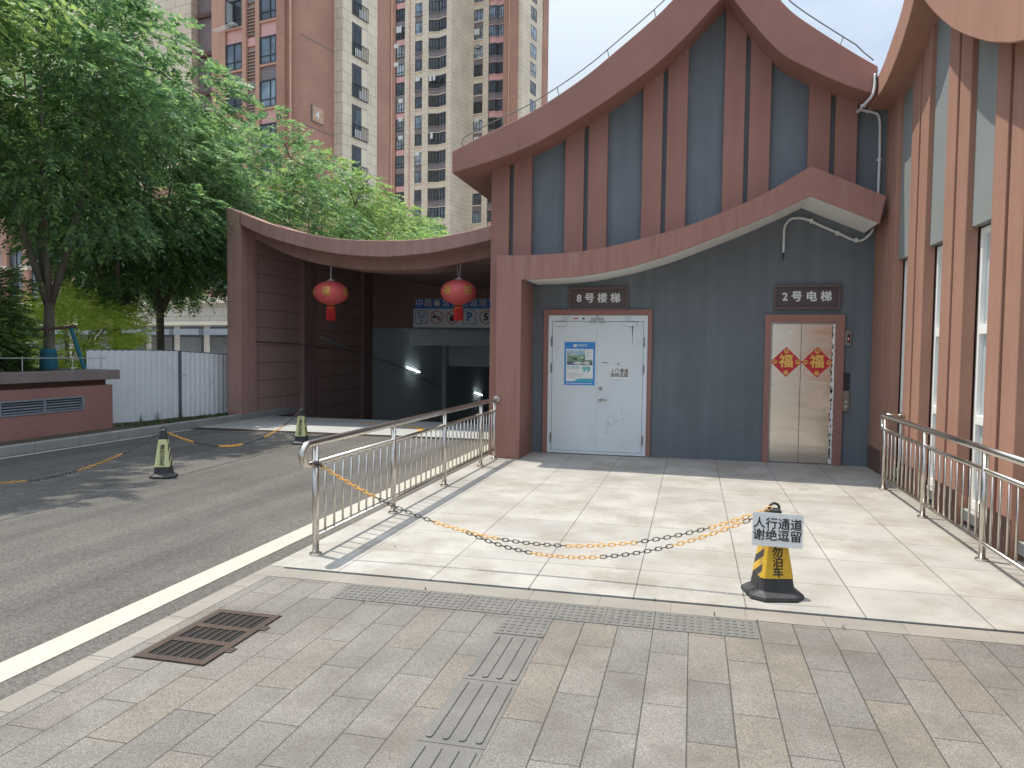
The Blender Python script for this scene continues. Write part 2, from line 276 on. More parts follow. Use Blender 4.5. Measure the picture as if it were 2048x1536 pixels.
def brushed():
    m,t,n,l,p=nm('brushed_steel_door'); p.inputs['Metallic'].default_value=1
    tc=n.new('ShaderNodeTexCoord'); mp=n.new('ShaderNodeMapping'); mp.inputs['Scale'].default_value=(.8,1,9); l.new(tc.outputs['Object'],mp.inputs[0])
    a=n.new('ShaderNodeTexNoise'); a.inputs['Scale'].default_value=1.2; a.inputs['Detail'].default_value=2; l.new(mp.outputs[0],a.inputs['Vector'])
    b=n.new('ShaderNodeTexNoise'); b.inputs['Scale'].default_value=1.4; b.inputs['Detail'].default_value=1; l.new(tc.outputs['Object'],b.inputs['Vector'])
    r=n.new('ShaderNodeMapRange'); r.inputs[1].default_value=.3; r.inputs[2].default_value=.7; r.inputs[3].default_value=.16; r.inputs[4].default_value=.30; l.new(a.outputs['Fac'],r.inputs[0])
    l.new(r.outputs[0],p.inputs['Roughness'])
    c=n.new('ShaderNodeValToRGB'); c.color_ramp.elements[0].color=(.60,.555,.49,1); c.color_ramp.elements[1].color=(.70,.655,.59,1); l.new(b.outputs['Fac'],c.inputs[0]); l.new(c.outputs[0],p.inputs['Base Color'])
    bp=n.new('ShaderNodeBump'); bp.inputs['Strength'].default_value=.035; bp.inputs['Distance'].default_value=.01; l.new(b.outputs['Fac'],bp.inputs['Height']); l.new(bp.outputs[0],p.inputs['Normal'])
    return m
M['liftdoor']=brushed()
def leaf(name,ca,cb,trans=.35):
    m,t,n,l,p=nm(name)
    g=n.new('ShaderNodeNewGeometry'); r=n.new('ShaderNodeValToRGB'); e=r.color_ramp.elements
    e[0].color=(*ca,1); e[1].color=(*cb,1); e[0].position=.15; e[1].position=.95
    l.new(g.outputs['Random Per Island'],r.inputs[0]); l.new(r.outputs[0],p.inputs['Base Color'])
    p.inputs['Roughness'].default_value=.5; p.inputs['Specular IOR Level'].default_value=.34
    tr=n.new('ShaderNodeBsdfTranslucent'); hs=n.new('ShaderNodeHueSaturation'); hs.inputs['Value'].default_value=1.6; hs.inputs['Hue'].default_value=.48
    l.new(r.outputs[0],hs.inputs['Color']); l.new(hs.outputs[0],tr.inputs[0])
    ms=n.new('ShaderNodeMixShader'); ms.inputs[0].default_value=trans
    l.new(p.outputs[0],ms.inputs[1]); l.new(tr.outputs[0],ms.inputs[2]); l.new(ms.outputs[0],n['Material Output'].inputs[0]); return m
M['leaf']=leaf('tree_leaf',(.075,.165,.088),(.21,.36,.12),.46)
M['leaf2']=leaf('young_tree_leaf',(.088,.185,.078),(.27,.40,.105),.46)
M['leafdk']=leaf('dark_shrub_leaf',(.06,.12,.045),(.20,.30,.09),.3)
M['bamboo']=leaf('bamboo_leaf',(.44,.58,.11),(.66,.76,.24),.5)  # raised leaf colours, sunlight on the clump is put into them
M['weed']=leaf('weed_leaf',(.05,.10,.025),(.11,.15,.04),.3)
def emis(name,c,s):
    m,t,n,l,p=nm(name); p.inputs['Emission Color'].default_value=(*c,1); p.inputs['Emission Strength'].default_value=s; return m
M['tube']=emis('lit_tube',(.8,.95,1),9)
M['led']=emis('red_led',(1,.05,.05),.6)

# ------------------------------------------------------------------ helpers
class MB:
    def __init__(s): s.v=[]; s.f=[]; s.m=[]
    def add(s,v,f,mi=0):
        o=len(s.v); s.v+= [tuple(map(float,p)) for p in v]; s.f+=[tuple(i+o for i in q) for q in f]; s.m+=[mi]*len(f); return s
    def box(s,x0,x1,y0,y1,z0,z1,mi=0):
        return s.add([(x0,y0,z0),(x1,y0,z0),(x1,y1,z0),(x0,y1,z0),(x0,y0,z1),(x1,y0,z1),(x1,y1,z1),(x0,y1,z1)],
            [(0,3,2,1),(4,5,6,7),(0,1,5,4),(1,2,6,5),(2,3,7,6),(3,0,4,7)],mi)
    def quad(s,a,b,c,d,mi=0): return s.add([a,b,c,d],[(0,1,2,3)],mi)
    def strip_prism(s,lo,hi,axis,a,b,mi=0):
        """solid between two matching polylines lo/hi of (h,z), extruded along axis ('y': h is x, 'x': h is y) from a to b"""
        n=len(lo); P=(lambda h,z,t:(h,t,z)) if axis=='y' else (lambda h,z,t:(t,h,z))
        v=[P(*q,a) for q in lo]+[P(*q,a) for q in hi]+[P(*q,b) for q in lo]+[P(*q,b) for q in hi]
        f=[]
        for i in range(n-1):
            f+=[(i,i+1,n+i+1,n+i),(2*n+i+1,2*n+i,3*n+i,3*n+i+1),(i+1,i,2*n+i,2*n+i+1),(n+i,n+i+1,3*n+i+1,3*n+i)]
        f+=[(0,n,3*n,2*n),(n-1,3*n-1,4*n-1,2*n-1)]
        return s.add(v,f,mi)
    def tube(s,pts,r,n=8,mi=0,cap=True,closed=False):
        pts=[Vector(p) for p in pts]; rs=r if isinstance(r,(list,tuple)) else [r]*len(pts)
        o=len(s.v); k=len(pts); prev=None
        for i,p in enumerate(pts):
            if closed: d=pts[(i+1)%k]-pts[i-1]
            else: d=pts[min(i+1,k-1)]-pts[max(i-1,0)]
            d.normalize()
            if prev is None:
                a=d.orthogonal().normalized()
            else:
                a=prev-d*prev.dot(d); a=a.normalized() if a.length>1e-6 else d.orthogonal().normalized()
            prev=a; b=d.cross(a)
            for j in range(n):
                t=2*PI*j/n; q=p+(a*math.cos(t)+b*math.sin(t))*rs[i]; s.v.append(tuple(q))
        for i in range(k if closed else k-1):
            for j in range(n):
                A=o+i*n+j; B=o+i*n+(j+1)%n; i2=(i+1)%k; s.f.append((A,B,o+i2*n+(j+1)%n,o+i2*n+j)); s.m.append(mi)
        if cap and not closed:
            s.f.append(tuple(o+j for j in reversed(range(n)))); s.m.append(mi)
            s.f.append(tuple(o+(k-1)*n+j for j in range(n))); s.m.append(mi)
        return s
    def lathe(s,prof,n=20,c=(0,0,0),mi=0):
        o=len(s.v)
        for r,z in prof:
            for j in range(n):
                t=2*PI*j/n; s.v.append((c[0]+r*math.cos(t),c[1]+r*math.sin(t),c[2]+z))
        for i in range(len(prof)-1):
            for j in range(n): s.f.append((o+i*n+j,o+i*n+(j+1)%n,o+(i+1)*n+(j+1)%n,o+(i+1)*n+j)); s.m.append(mi)
        s.f.append(tuple(o+j for j in reversed(range(n)))); s.m.append(mi)
        s.f.append(tuple(o+(len(prof)-1)*n+j for j in range(n))); s.m.append(mi)
        return s
    def build(s,name,mats,parent=None,off=(0,0,0),smooth=False,bev=0,loc=None):
        me=bpy.data.meshes.new(name)
        me.from_pydata([(a-off[0],b-off[1],c-off[2]) for a,b,c in s.v],[],s.f)
        for x in (mats if isinstance(mats,(list,tuple)) else [mats]): me.materials.append(M[x] if isinstance(x,str) else x)
        me.polygons.foreach_set('material_index',s.m)
        if smooth: me.polygons.foreach_set('use_smooth',[True]*len(s.f))
        me.update()
        b=bmesh.new(); b.from_mesh(me); bmesh.ops.recalc_face_normals(b,faces=b.faces); b.to_mesh(me); b.free()
        o=bpy.data.objects.new(name,me); COL.objects.link(o)
        if parent: o.parent=parent
        if loc: o.location=loc
        if bev:
            k=o.modifiers.new('bevel','BEVEL'); k.width=bev; k.segments=2; k.limit_method='ANGLE'; k.angle_limit=R(40)
        return o
def tag(o,label,cat,group=None):
    o['label']=label; o['category']=cat
    if group: o['group']=group
    return o
def struct(o): o['kind']='structure'; return o
def thing(name,label,cat,loc=(0,0,0),rz=0,group=None):
    o=bpy.data.objects.new(name,None); COL.objects.link(o); o.location=loc; o.rotation_euler=(0,0,rz); o.empty_display_size=.2
    return tag(o,label,cat,group)
def dup(o,parent=None,label=None,loc=None):
    c=o.copy(); COL.objects.link(c)
    if parent: c.parent=parent
    if loc is not None: c.location=loc
    if label: c['label']=label
    for ch in list(o.children): dup(ch,c)
    return c
def text(s,size,m,parent,loc,rot=(PI/2,0,0),ext=.002,bold=0.,name='lettering',align='CENTER',wrap=None,sx=1.,space=1.,line=1.):
    cu=bpy.data.curves.new(name,'FONT'); cu.body=s; cu.size=size; cu.extrude=ext
    cu.align_x=align; cu.align_y='CENTER'; cu.space_character=space; cu.space_line=line; cu.resolution_u=3
    t=bpy.data.objects.new(name,cu); COL.objects.link(t); bpy.context.view_layer.update()
    me=bpy.data.meshes.new_from_object(t.evaluated_get(bpy.context.evaluated_depsgraph_get()))
    bpy.data.objects.remove(t); bpy.data.curves.remove(cu)
    if bold:
        b_=bmesh.new(); 
        for i,(dx,dy) in enumerate(((-1,0),(1,0),(0,1),(0,-1),(0,0))):
            k=len(b_.verts); b_.from_mesh(me); b_.verts.ensure_lookup_table()
            for v in b_.verts[k:]: v.co+=Vector((dx*bold,dy*bold,i*.00025))
        b_.to_mesh(me); b_.free()
    me.name=name; me.materials.clear(); me.materials.append(M[m])
    if sx!=1:
        for v in me.vertices: v.co.x*=sx
    if wrap: 
        for v in me.vertices: v.co=wrap(v.co)
    o=bpy.data.objects.new(name,me); COL.objects.link(o); o.parent=parent; o.location=loc; o.rotation_euler=rot
    return o
def spline(pts,n=8):
    """Catmull-Rom through pts"""
    P=[np.array(p,float) for p in pts]; out=[]
    for i in range(len(P)-1):
        p0=P[max(i-1,0)]; p1=P[i]; p2=P[i+1]; p3=P[min(i+2,len(P)-1)]
        for k in range(n):
            t=k/n; out.append(tuple(.5*((2*p1)+(-p0+p2)*t+(2*p0-5*p1+4*p2-p3)*t*t+(-p0+3*p1-3*p2+p3)*t**3)))
    out.append(tuple(P[-1])); return out
def curve_fn(pts):
    a=np.array(sorted(pts)); return lambda x: float(np.interp(x,a[:,0],a[:,1]))
def resample(f,x0,x1,n): return [(x,f(x)) for x in np.linspace(x0,x1,n)]

# ------------------------------------------------------------------ ground
def sheet(name,m,x0,x1,y0,y1,z,nx=1):
    b=MB(); b.quad((x0,y0,z),(x1,y0,z),(x1,y1,z),(x0,y1,z)); return struct(b.build(name,m))
gd=MB()   # leaves out the mouth of the sunken ramp
for a in ((-900,900,-900,15.7),(-900,-9.74,15.7,50),(-2.9,900,15.7,50),(-900,900,50,900)): gd.quad((a[0],a[2],-.06),(a[1],a[2],-.06),(a[1],a[3],-.06),(a[0],a[3],-.06))
struct(gd.build('ground','gsheet'))
sheet('road','asphalt',-9.6,-2.98,-14,12.76,-.02)
sheet('sidewalk','paver',-2.98,14,-14,4.66,-.008)
sheet('border_band','band',-2.98,14,4.66,4.85,-.006)
b=MB(); b.box(-2.98,12,4.872,11.6,-.05,0); struct(b.build('platform','tile'))
b=MB(); b.box(-2.98,14,4.85,4.872,-.06,-.03); struct(b.build('platform_joint','dark'))
sheet('drive_apron','conc',-9.6,-2.98,13.02,15.75,-.018)
b=MB(); b.quad((-9.74,15.75,-.018),(-2.9,15.75,-.018),(-2.9,46,-4.5),(-9.74,46,-4.5)); struct(b.build('ramp','conc'))
b=MB(); b.box(-3.38,-3.18,-14,12.7,-.019,-.016); struct(b.build('edge_line','roadpaint'))
b=MB(); b.box(-9.5,-9.40,-14,12.7,-.019,-.016); b.box(-9.36,-9.26,13.0,15.2,-.017,-.014); struct(b.build('lane_line','roadpaint'))
pts=spline([(-6.9,14.9),(-5.6,14.55),(-5.2,14.0),(-5.1,13.2)],6); b=MB()
for (x,y),(x2,y2) in zip(pts[:-1],pts[1:]):
    b.quad((x-.06,y-.06,-.014),(x2-.06,y2-.06,-.014),(x2+.06,y2+.06,-.014),(x+.06,y+.06,-.014))
struct(b.build('yellow_line','yellowpaint'))
rr=random.Random(77); b=MB(); q=None
for i in range(90):
    y=-2+i*.17; x=-6.25+.12*math.sin(y*.35)+rr.gauss(0,.008); w_=rr.uniform(.003,.008)
    if q: b.quad((q[0]-q[2],q[1],-.0185),(q[0]+q[2],q[1],-.0185),(x+w_,y,-.0185),(x-w_,y,-.0185))
    q=(x,y,w_)
struct(b.build('road_seam','dark'))
b=MB()
for i in range(34):
    y=-12+i*.85; b.box(-9.74,-9.6,y+.004,y+.846,-.05,.115)
struct(b.build('kerb','kerb',bev=.012))
b=MB(); b.quad((-10.3,-12,.09),(-9.74,-12,.09),(-9.74,15,.09),(-10.3,15,.09)); struct(b.build('verge','soil'))
b=MB()
for i in range(30): b.box(-3.0,-2.86,-13+i*.6+.003,-13+i*.6+.597,-.06,-.004)
struct(b.build('flush_kerb','band',bev=.005))
b=MB(); b.quad((-60,-12,.9),(-10.5,-12,.9),(-10.5,11.4,.9),(-60,11.4,.9)); b.quad((-60,11.4,.08),(-10.0,11.4,.08),(-10.0,34,.08),(-60,34,.08)); struct(b.build('garden_soil','soil'))
# tactile paving: a row of dot tiles, then guide bars running toward the viewer
def tac():
    b=MB(); z=-.0075
    def plate(x,y): b.box(x+.003,x+.289,y+.003,y+.297,-.03,z+.004)
    def dots(x,y):
        plate(x,y)
        for i in range(6):
            for j in range(5):
                b.lathe([(.0155,0),(.013,.0045),(.007,.0055)],8,(x+.036+i*.0441,y+.045+j*.0525,z+.004))
    x0=-2.235
    for k in range(9): dots(x0+.2925*k,4.355)
    dots(-1.068,4.053)
    for q in range(6):
        y=4.05-.605*(q+1)
        b.box(-1.065,-.779,y+.003,y+.602,-.03,z+.002)
        for i in range(4):
            cx=-1.029+i*.0715; n=[]
            for t in range(7): a=PI*t/6; n.append((cx+.0165*math.cos(a),y+.575-.0165+.0165*math.sin(a)))
            for t in range(7): a=PI+PI*t/6; n.append((cx+.0165*math.cos(a),y+.03+.0165+.0165*math.sin(a)))
            k=len(n); b.add([(p[0],p[1],z+.002) for p in n]+[(cx+(p[0]-cx)*.85,p[1],z+.0085) for p in n],
                [tuple(range(k,2*k))]+[(i2,(i2+1)%k,k+(i2+1)%k,k+i2) for i2 in range(k)])
    return b
struct(tac().build('tactile_paving','tactile'))

# ------------------------------------------------------------------ entrance building
EB=thing('entrance_building','brown and dark grey entrance hall with swooping gabled roof and striped front','building',(0,11.5,0))
EO=(0,11.5,0)
S=1.0096
def sc_(p): return (p[0]*S,1.6+(p[1]-1.6)*S)
topL=spline([sc_(p) for p in [(-3.43,4.44),(-2.93,4.66),(-2.29,4.92),(-1.59,5.32),(-1.06,5.71),(-.60,6.07),(-.37,6.28),(.335,6.97)]],8)
topR=spline([sc_(p) for p in [(.335,6.97),(.66,6.53),(.99,6.15),(1.24,5.90),(1.84,5.45),(2.179,5.22)]],8)
botL=spline([sc_(p) for p in [(-3.43,4.13),(-2.79,4.29),(-2.21,4.49),(-1.59,4.80),(-1.04,5.13),(-.58,5.44),(-.20,5.77),(.12,6.10),(.335,6.32)]],8)
botR=spline([sc_(p) for p in [(.335,6.32),(.62,5.93),(1.0,5.49),(1.38,5.24),(1.86,4.99),(2.179,4.87)]],8)
fT=curve_fn(topL+topR); fB=curve_fn(botL+botR)
xs=list(np.linspace(-3.463,.338,60))+list(np.linspace(.338,2.2,36))[1:]
b=MB(); b.strip_prism([(x,fB(x)) for x in xs],[(x,fT(x)) for x in xs],'y',10.5,19); b.build('roof','brown',EB,EO,bev=.012)
bt=spline([(-2.825,2.98),(-2.40,2.975),(-2.0,2.985),(-1.54,3.02),(-1.10,3.09),(-.69,3.185),(-.18,3.315),(.32,3.495),(.83,3.71),(1.20,3.92),(1.46,4.08)],6)
bb=spline([(-2.45,2.625),(-2.03,2.635),(-1.53,2.67),(-.96,2.77),(-.41,2.92),(.06,3.09),(.58,3.29),(1.09,3.51),(1.47,3.69)],6)
fbt=curve_fn(bt+[(2.38,3.65)]); fbb=curve_fn(bb+[(2.32,3.31)]+[(-2.83,2.62)])
fmid=lambda x: (fbt(x)+fbb(x))/2
# upper dark wall and side wall
xs2=list(np.linspace(-2.985,2.2,80))
b=MB(); b.strip_prism([(x,0.0 if x<-2.82 else fmid(x)) for x in xs2],[(x,fB(x)+.05) for x in xs2],'y',11.03,11.13)
b.box(2.2,2.6,11.03,11.13,3.45,4.87)
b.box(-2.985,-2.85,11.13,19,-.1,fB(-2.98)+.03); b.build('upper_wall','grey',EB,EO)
b=MB(); b.box(-2.45,2.62,11.53,11.75,-.05,4.3); b.build('porch_wall','grey',EB,EO)
for k in range(5):
    for a in (0,.34):
        x0=-2.99+1.11*k+a; x1=x0+.28
        if x0>2.1: continue
        n=[float(t) for t in np.linspace(x0,x1,4)]
        b=MB(); b.strip_prism([(x,0.0 if (k==0 and a==0) else fmid(x)) for x in n],[(x,fB(x)+.04) for x in n],'y',10.95,11.035)
        b.build('pilaster','brown',EB,EO,bev=.008)
# porch beam with column
xa=list(np.linspace(-2.45,1.465,56))
b=MB()
lo=[(x,fbb(x)) for x in xa]+[(2.32,3.305)]; hi=[(x,fbt(x)) for x in xa]+[(2.385,3.65)]
b.strip_prism(lo,hi,'y',10.68,11.0)
b.add([(-2.812,10.68,-.02),(-2.45,10.68,-.02),(-2.45,10.68,2.625),(-2.45,10.68,hi[0][1]),(-2.825,10.68,2.98),(-2.812,11.0,-.02),(-2.45,11.0,-.02),(-2.45,11.0,2.625),(-2.45,11.0,hi[0][1]),(-2.825,11.0,2.98)],
    [(0,1,2,3,4),(9,8,7,6,5),(0,5,6,1),(1,6,7,2),(3,8,9,4),(4,9,5,0)])
b.box(-2.812,-2.45,11.0,11.53,-.02,2.62)
b.build('porch_frame','beam',EB,EO)
b=MB(); xs3=[x for x in xa if x>-2.449]+[2.31]
b.strip_prism([(x,fbb(x)-.006) for x in xs3],[(x,fbb(x)-.003) for x in xs3],'y',10.70,11.53); b.build('soffit','white',EB,EO)
b=MB()
for x0,x1,y0,y1,z0,z1 in ((-2.27,-2.19,11.49,11.532,0,2.235),(-.67,-.605,11.49,11.532,0,2.235),(-2.19,-.67,11.49,11.532,2.142,2.235)): b.box(x0,x1,y0,y1,z0,z1)
b.build('door_surround','brown',EB,EO,bev=.004)
b=MB()
for x0,x1,y0,y1,z0,z1 in ((1.01,1.09,11.48,11.532,0,2.16),(1.97,2.09,11.48,11.532,0,2.16),(1.09,1.97,11.48,11.532,2.05,2.16)): b.box(x0,x1,y0,y1,z0,z1)
b.build('door_surround','brown',EB,EO,bev=.004)
# stair door
b=MB(); b.box(-2.19,-2.13,11.475,11.53,.01,2.142); b.box(-.73,-.67,11.475,11.53,.01,2.142); b.box(-2.13,-.73,11.475,11.53,2.055,2.142); b.box(-2.13,-.73,11.475,11.53,.01,.05)
sd=b.build('stair_door','door',EB,EO,bev=.003); sd['label']='pale grey double steel fire door with scuffs'
b=MB(); b.box(-2.125,-1.434,11.492,11.525,.055,2.05); b.build('door_leaf','door',sd,EO,bev=.002)
b=MB(); b.box(-1.428,-.735,11.494,11.525,.055,2.05); b.box(-1.445,-1.425,11.488,11.493,.055,2.05); b.build('door_leaf','door',sd,EO,bev=.002)
for cx,s in ((-1.98,1),(-.91,-1)):
    b=MB(); b.box(cx-.075,cx+.075,11.44,11.49,1.985,2.035); b.tube([(cx,11.46,2.035),(cx,11.46,2.075)],.008); b.tube([(cx,11.45,2.07),(cx+.12*s,11.44,2.10),(cx+.02*s,11.47,2.115)],.006)
    b.build('door_closer','door',sd,EO,bev=.003)
b=MB(); b.box(-1.53,-1.34,11.45,11.475,2.075,2.10); b.box(-1.55,-1.46,11.46,11.49,2.035,2.053); b.box(-1.41,-1.32,11.46,11.49,2.035,2.053); b.tube([(-1.435,11.46,2.1),(-1.435,11.46,2.15)],.005); b.build('door_coordinator','steel_dk',sd,EO)
for x in (-2.135,-.722):
    for z in (1.74,1.33,.25):
        b=MB(); b.tube([(x,11.468,z-.07),(x,11.468,z+.07)],.011,8); b.build('hinge','steel_dk',sd,EO)
b=MB(); b.lathe([(.032,0),(.032,.01),(.02,.014)],14); h=b.build('door_handle','steel',sd,(0,0,0),smooth=False); h.location=(-1.375,-.012,.86); h.rotation_euler=(PI/2,0,0)
b=MB(); b.tube([(0,0,.01),(0,0,.05),(.02,-.002,.055),(.12,-.006,.055)],.009,8); b.build('lever','steel_dk',h)
b=MB(); b.lathe([(.026,0),(.026,.008),(.012,.014)],14); h=b.build('lock','steel_dk',sd); h.location=(-1.37,-.012,1.03); h.rotation_euler=(PI/2,0,0)
b=MB(); b.box(-1.80,-1.725,11.471,11.475,2.085,2.105); b.build('sticker','signred',sd,EO)
b=MB(); b.box(-1.66,-1.63,11.471,11.475,2.08,2.11); b.build('sticker','black',sd,EO)
b=MB()
for x0,x1,z0,z1 in ((-1.36,-1.255,1.42,1.428),(-1.125,-1.085,1.413,1.42),(-1.108,-1.1,1.375,1.42)): b.box(x0,x1,11.4925,11.494,z0,z1)
b.build('tape_mark','seam',sd,EO)
def scuffs(seed,n,cx,cz,sx,sz,y,name,parent,m,r=(.004,.03)):
    rr=random.Random(seed); b=MB()
    for i in range(n):
        x=cx+rr.gauss(0,sx); z=cz+rr.gauss(0,sz); a=rr.uniform(-.6,1.2); l=rr.uniform(*r); w_=rr.uniform(.0015,.005)
        d=Vector((math.cos(a),0,math.sin(a)))*l; q=Vector((-math.sin(a),0,math.cos(a)))*w_; p=Vector((x,y,z))
        b.quad(p-d,p-q*1,p+d,p+q)
    return b.build(name,m,parent,EO)
M['scuff']=mat('scuff_grey',(.40,.43,.44),.6); M['scuff2']=mat('plaster_scuff',(.27,.29,.30),.8)
scuffs(3,26,-1.22,.50,.06,.07,11.4925,'scuff_mark',sd,'scuff',(.01,.04)); scuffs(4,10,-.98,.55,.10,.08,11.4925,'scuff_mark',sd,'scuff',(.01,.04))
scuffs(5,14,.72,.55,.10,.10,11.5285,'scuff_mark',EB,'scuff2',(.01,.04)); scuffs(6,9,.0,.45,.3,.2,11.5285,'scuff_mark',EB,'scuff2',(.005,.025))
b=MB(); b.quad((-.905,11.4925,1.98),(-.895,11.4925,1.98),(-.897,11.4925,1.70),(-.9,11.4925,1.70)); b.quad((-.90,11.4922,1.98),(-.892,11.4922,1.98),(-.893,11.4922,1.86),(-.899,11.4922,1.86)); b.build('drip_mark','seam',sd,EO)
# lift door
b=MB(); b.box(1.09,1.97,11.525,11.535,0,.02); b.box(1.09,1.115,11.505,11.53,.02,2.05); b.box(1.115,1.97,11.505,11.53,2.025,2.05)
ld=b.build('lift_door','steel_dk',EB,EO); ld['label']='brushed steel lift door in two panels'
for x0,x1 in ((1.115,1.512),(1.517,1.93)):
    b=MB(); b.box(x0,x1,11.515,11.53,.02,2.025); b.build('door_panel','liftdoor',ld,EO,bev=.003)
b=MB(); b.lathe([(.028,0),(.028,.006),(.012,.008)],16); h=b.build('key_plate','letter',ld); h.location=(1.36,.013,1.90); h.rotation_euler=(PI/2,0,0)
b=MB(); rr=random.Random(9); L1=[];
for i in range(61):
    z=.02+i*2.02/60; L1.append((1.925+rr.uniform(0,.024)-.012*(z<1.2),z))
v=[(x,11.505,z) for x,z in L1]+[(1.972-rr.uniform(0,.008),11.512,z) for x,z in L1]; n=len(L1)
b.add(v,[(i,n+i,n+i+1,i+1) for i in range(n-1)]); b.build('foam_filler','white',ld,EO)
b=MB()
for i in range(30):
    z=rr.uniform(.05,1.7); x=rr.uniform(1.92,1.945); b.quad((x-.006,11.5035,z),(x+.006,11.5035,z-.012),(x+.008,11.5035,z+rr.uniform(.02,.05)),(x-.004,11.5035,z+.03))
b.build('filler_gap','dark',ld,EO)
b=MB(); b.box(2.1,2.185,11.505,11.53,1.72,1.93); h=b.build('lift_indicator','steel_dk',EB,EO,bev=.003); 
b=MB(); b.box(2.128,2.165,11.502,11.505,1.76,1.88); b.build('display','black',h,EO)
b=MB(); b.box(2.139,2.148,11.5,11.502,1.80,1.83); b.build('arrow','led',h,EO)
b=MB(); b.box(2.095,2.18,11.515,11.53,1.08,1.335); h=b.build('display_panel','black',EB,EO)
b=MB(); b.box(2.095,2.18,11.505,11.53,.78,1.075); h=b.build('call_panel','steel_dk',EB,EO,bev=.003)
for z in (.92,.85):
    b=MB(); b.lathe([(.013,0),(.011,.006)],12); q=b.build('button','letter',h); q.location=(2.137,.005,z); q.rotation_euler=(PI/2,0,0)

def name_sign(s,x0,x1,z0,z1,label):
    t=thing('wall_sign',label,'sign',((x0+x1)/2,11.53,z0)); o=((x0+x1)/2,11.53,z0)
    b=MB(); b.box(x0+.02,x1-.02,11.50,11.529,z0+.02,z1-.02); b.build('board','signbrown',t,o)
    b=MB(); f=.035
    b.box(x0,x1,11.475,11.529,z1-f,z1); b.box(x0,x1,11.475,11.529,z0,z0+f); b.box(x0,x0+f,11.475,11.529,z0+f,z1-f); b.box(x1-f,x1,11.475,11.529,z0+f,z1-f); b.build('frame','signbrown2',t,o,bev=.003)
    text(s,.155,'letter',t,(0,-.033,(z1-z0)/2),ext=.006,bold=.004)
M['signbrown']=mat('sign_board_brown',(.085,.06,.062),.5,var=.06); M['signbrown2']=mat('sign_frame_brown',(.13,.082,.08),.5,var=.06)
name_sign('8 号 楼 梯',-1.875,-.975,2.225,2.575,'brown framed name board reading 8号楼梯 above the white double door')
name_sign('2 号 电 梯',1.12,2.02,2.235,2.585,'brown framed name board reading 2号电梯 above the steel lift door')

